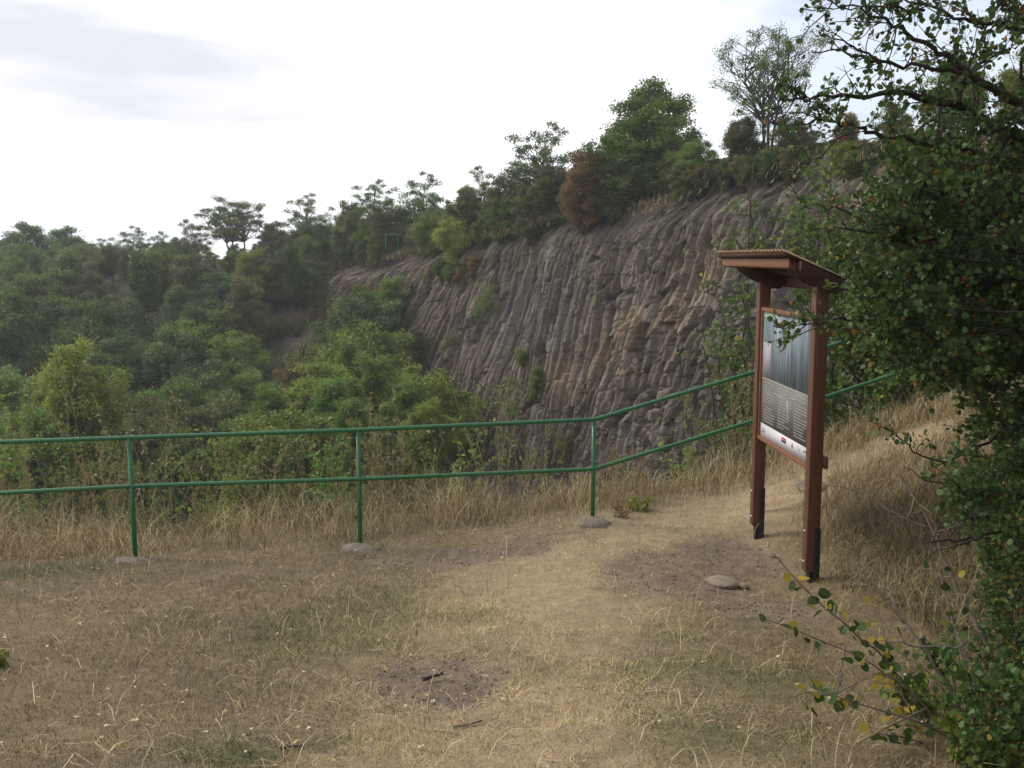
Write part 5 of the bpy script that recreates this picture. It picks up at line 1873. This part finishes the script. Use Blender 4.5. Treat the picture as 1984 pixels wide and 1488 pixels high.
def spray(pts_, z0, z1, r0, r1, nl, leaf=0.045, side=0.02):
    P = pl(pts_, z0, z1)
    n = len(P) * 4
    tt = np.linspace(0, len(P) - 1, n)
    Q = np.stack([np.interp(tt, range(len(P)), P[:, k_]) for k_ in range(3)], -1)
    Q[1:-1] = (Q[:-2] + 2 * Q[1:-1] + Q[2:]) / 4
    sb.tube(Q, np.linspace(r0, r1, n), 6, False)
    if nl:
        t_ = rg.uniform(0, 0.95, nl) * (n - 1)
        c_ = np.stack([np.interp(t_, range(n), Q[:, k_]) for k_ in range(3)], -1)
        for i in range(nl):
            e = c_[i] + rg.normal(size=3) * side
            sb.tube(np.array([c_[i], (c_[i] + e) / 2, e]), 0.0012, 3, False)
            LP.append(e)
            LS.append(leaf * 0.78 * rg.uniform(0.7, 1.25))


spray([(1498, 1072), (1544, 1125), (1590, 1171), (1639, 1210), (1672, 1243), (1704, 1262), (1819, 1413)][::1], 4.0, 4.4, 0.002, 0.005, 42, 0.055)
spray([(1472, 1197), (1524, 1213), (1596, 1244), (1675, 1275), (1800, 1370)], 4.0, 4.4, 0.002, 0.004, 18, 0.05)
spray([(1570, 1331), (1655, 1361), (1786, 1400), (1852, 1436)], 3.9, 4.2, 0.002, 0.005, 16, 0.05)
spray([(1560, 1340), (1610, 1350), (1700, 1300), (1760, 1330), (1850, 1440)], 4.0, 4.3, 0.002, 0.004, 30, 0.05, 0.05)
spray([(1700, 1180), (1730, 1290), (1760, 1380), (1850, 1440)], 4.4, 4.3, 0.002, 0.005, 40, 0.048, 0.05)
spray([(1820, 1100), (1850, 1220), (1880, 1330), (1900, 1420)], 4.5, 4.3, 0.003, 0.006, 40, 0.046, 0.06)
spray([(1690, 1420), (1760, 1430), (1850, 1460)], 4.0, 4.2, 0.002, 0.004, 24, 0.045, 0.05)
spray([(1980, 1350), (1930, 1400), (1880, 1470)], 4.3, 4.2, 0.002, 0.004, 30, 0.045, 0.06)
LP = np.array(LP)
LS = np.array(LS)
leaves(lb, LP, LS, rg, ROUND, 0.15, droop=0.9, fold=0.1)
offset(sb.build('stems', M['twig_pale'], rs, True), RB)
offset(lb.build('foliage', M['lf_aspen'], rs), RB)

RB2 = hit(1930, 1380)
RB2[2] = float(ground_z(RB2[0], RB2[1]))
ds_ = empty('bare_shrub', RB2)
tag(ds_, 'leafless grey forked stems rising from the lower right corner towards the board', 'shrub')


def bare(lines, name, m, par, base):
    sb = MB()
    for pts_, z0, z1, r0, r1 in lines:
        P = pl(pts_, z0, z1)
        n = len(P) * 4
        tt = np.linspace(0, len(P) - 1, n)
        Q = np.stack([np.interp(tt, range(len(P)), P[:, k_]) for k_ in range(3)], -1)
        Q[1:-1] = (Q[:-2] + 2 * Q[1:-1] + Q[2:]) / 4
        Q += rg.normal(size=Q.shape) * 0.003
        sb.tube(Q, np.linspace(r0, r1, n), 7, True)
        for _ in range(int(len(P) * 1.5)):
            k_ = rg.integers(2, n - 1)
            e = Q[k_] + rand_dirs(rg, 1)[0] * rg.uniform(0.03, 0.12)
            sb.tube(np.array([Q[k_], (Q[k_] + e) / 2 + rg.normal(size=3) * 0.005, e]), [r1, r1 * 0.7, r1 * 0.4], 4, False)
    return offset(sb.build(name, M[m], par, True), base)


bare([([(1950, 1440), (1937, 1328), (1911, 1243), (1883, 1197), (1862, 1154), (1829, 1086), (1802, 1012), (1768, 955), (1735, 912)], 4.6, 4.9, 0.014, 0.005),
      ([(1802, 1022), (1760, 1008), (1720, 988), (1690, 965), (1665, 952), (1600, 938)], 4.85, 5.0, 0.006, 0.0015)], 'main_stem', 'twig_pale', ds_, RB2)
bare([([(1915, 1420), (1872, 1367), (1891, 1328), (1881, 1289), (1859, 1240), (1852, 1216), (1870, 1160), (1895, 1105)], 4.2, 4.4, 0.010, 0.003),
      ([(1853, 1218), (1826, 1190), (1819, 1151)], 4.3, 4.35, 0.004, 0.0015),
      ([(1862, 1252), (1799, 1254), (1750, 1247), (1704, 1241)], 4.3, 4.2, 0.006, 0.002)], 'forked_stem', 'twig_pale', ds_, RB2)
bare([([(1880, 1400), (1786, 1249), (1760, 1215), (1740, 1184), (1720, 1135), (1704, 1089)], 4.4, 4.6, 0.007, 0.003),
      ([(1750, 1205), (1727, 1177), (1688, 1136), (1649, 1134)], 4.5, 4.55, 0.005, 0.002),
      ([(1900, 1430), (1800, 1300), (1740, 1260), (1700, 1225), (1620, 1195)], 4.2, 4.4, 0.004, 0.0015),
      ([(1622, 1344), (1628, 1300), (1636, 1250)], 3.95, 4.05, 0.005, 0.005)], 'thin_stem', 'twig_pale', ds_, RB2)
for i, (px, py, H_, lm_) in enumerate([(1880, 1475, .22, 'lf_mid'), (1950, 1440, .4, 'lf_haw'), (1900, 1340, .4, 'lf_haw'), (1980, 1300, .5, 'lf_haw'), (1840, 1380, .16, 'lf_mid'), (1950, 1180, .5, 'lf_haw'), (1900, 1480, .4, 'lf_haw')]):
    q = hit(px, py)
    weed('leafy_undergrowth', (q[0], q[1], float(ground_z(q[0], q[1]))), H_, 14, 0.32, 900 + i, lm_, 'low leafy undergrowth with small dark green leaves under the hawthorn', leaf=0.026, nl=20, shape=LOBED, stem='twig', group='leafy undergrowth beneath the hawthorn', r0=0.003, sub=3)
db = empty('dead_branch', at(2080, 1010, 4.9))
tag(db, 'dark dead forked branch reaching in from the right edge over the stems', 'branch')
bare([([(2080, 1000), (1984, 1020), (1900, 1036), (1860, 1046), (1793, 1050)], 4.9, 4.6, 0.013, 0.005),
      ([(1900, 1040), (1850, 1058), (1800, 1073)], 4.7, 4.6, 0.006, 0.002)], 'fork', 'twig', db, db.location)

# ------------------------------------------------------------------ air
mh, t, o = mat('air')
pv = N(t, 'ShaderNodeVolumePrincipled')
pv.inputs['Density'].default_value = HAZE
pv.inputs['Color'].default_value = (0.92, 0.95, 1.0, 1)
pv.inputs['Anisotropy'].default_value = 0.3
t.links.new(pv.outputs[0], o.inputs['Volume'])
m_ = MB()
m_.obox((-450, -90, -32), (900, 0, 0), (0, 820, 0), (0, 0, 54))
tag(m_.build('haze', mh), 'thin hazy air over the quarry', kind='stuff')
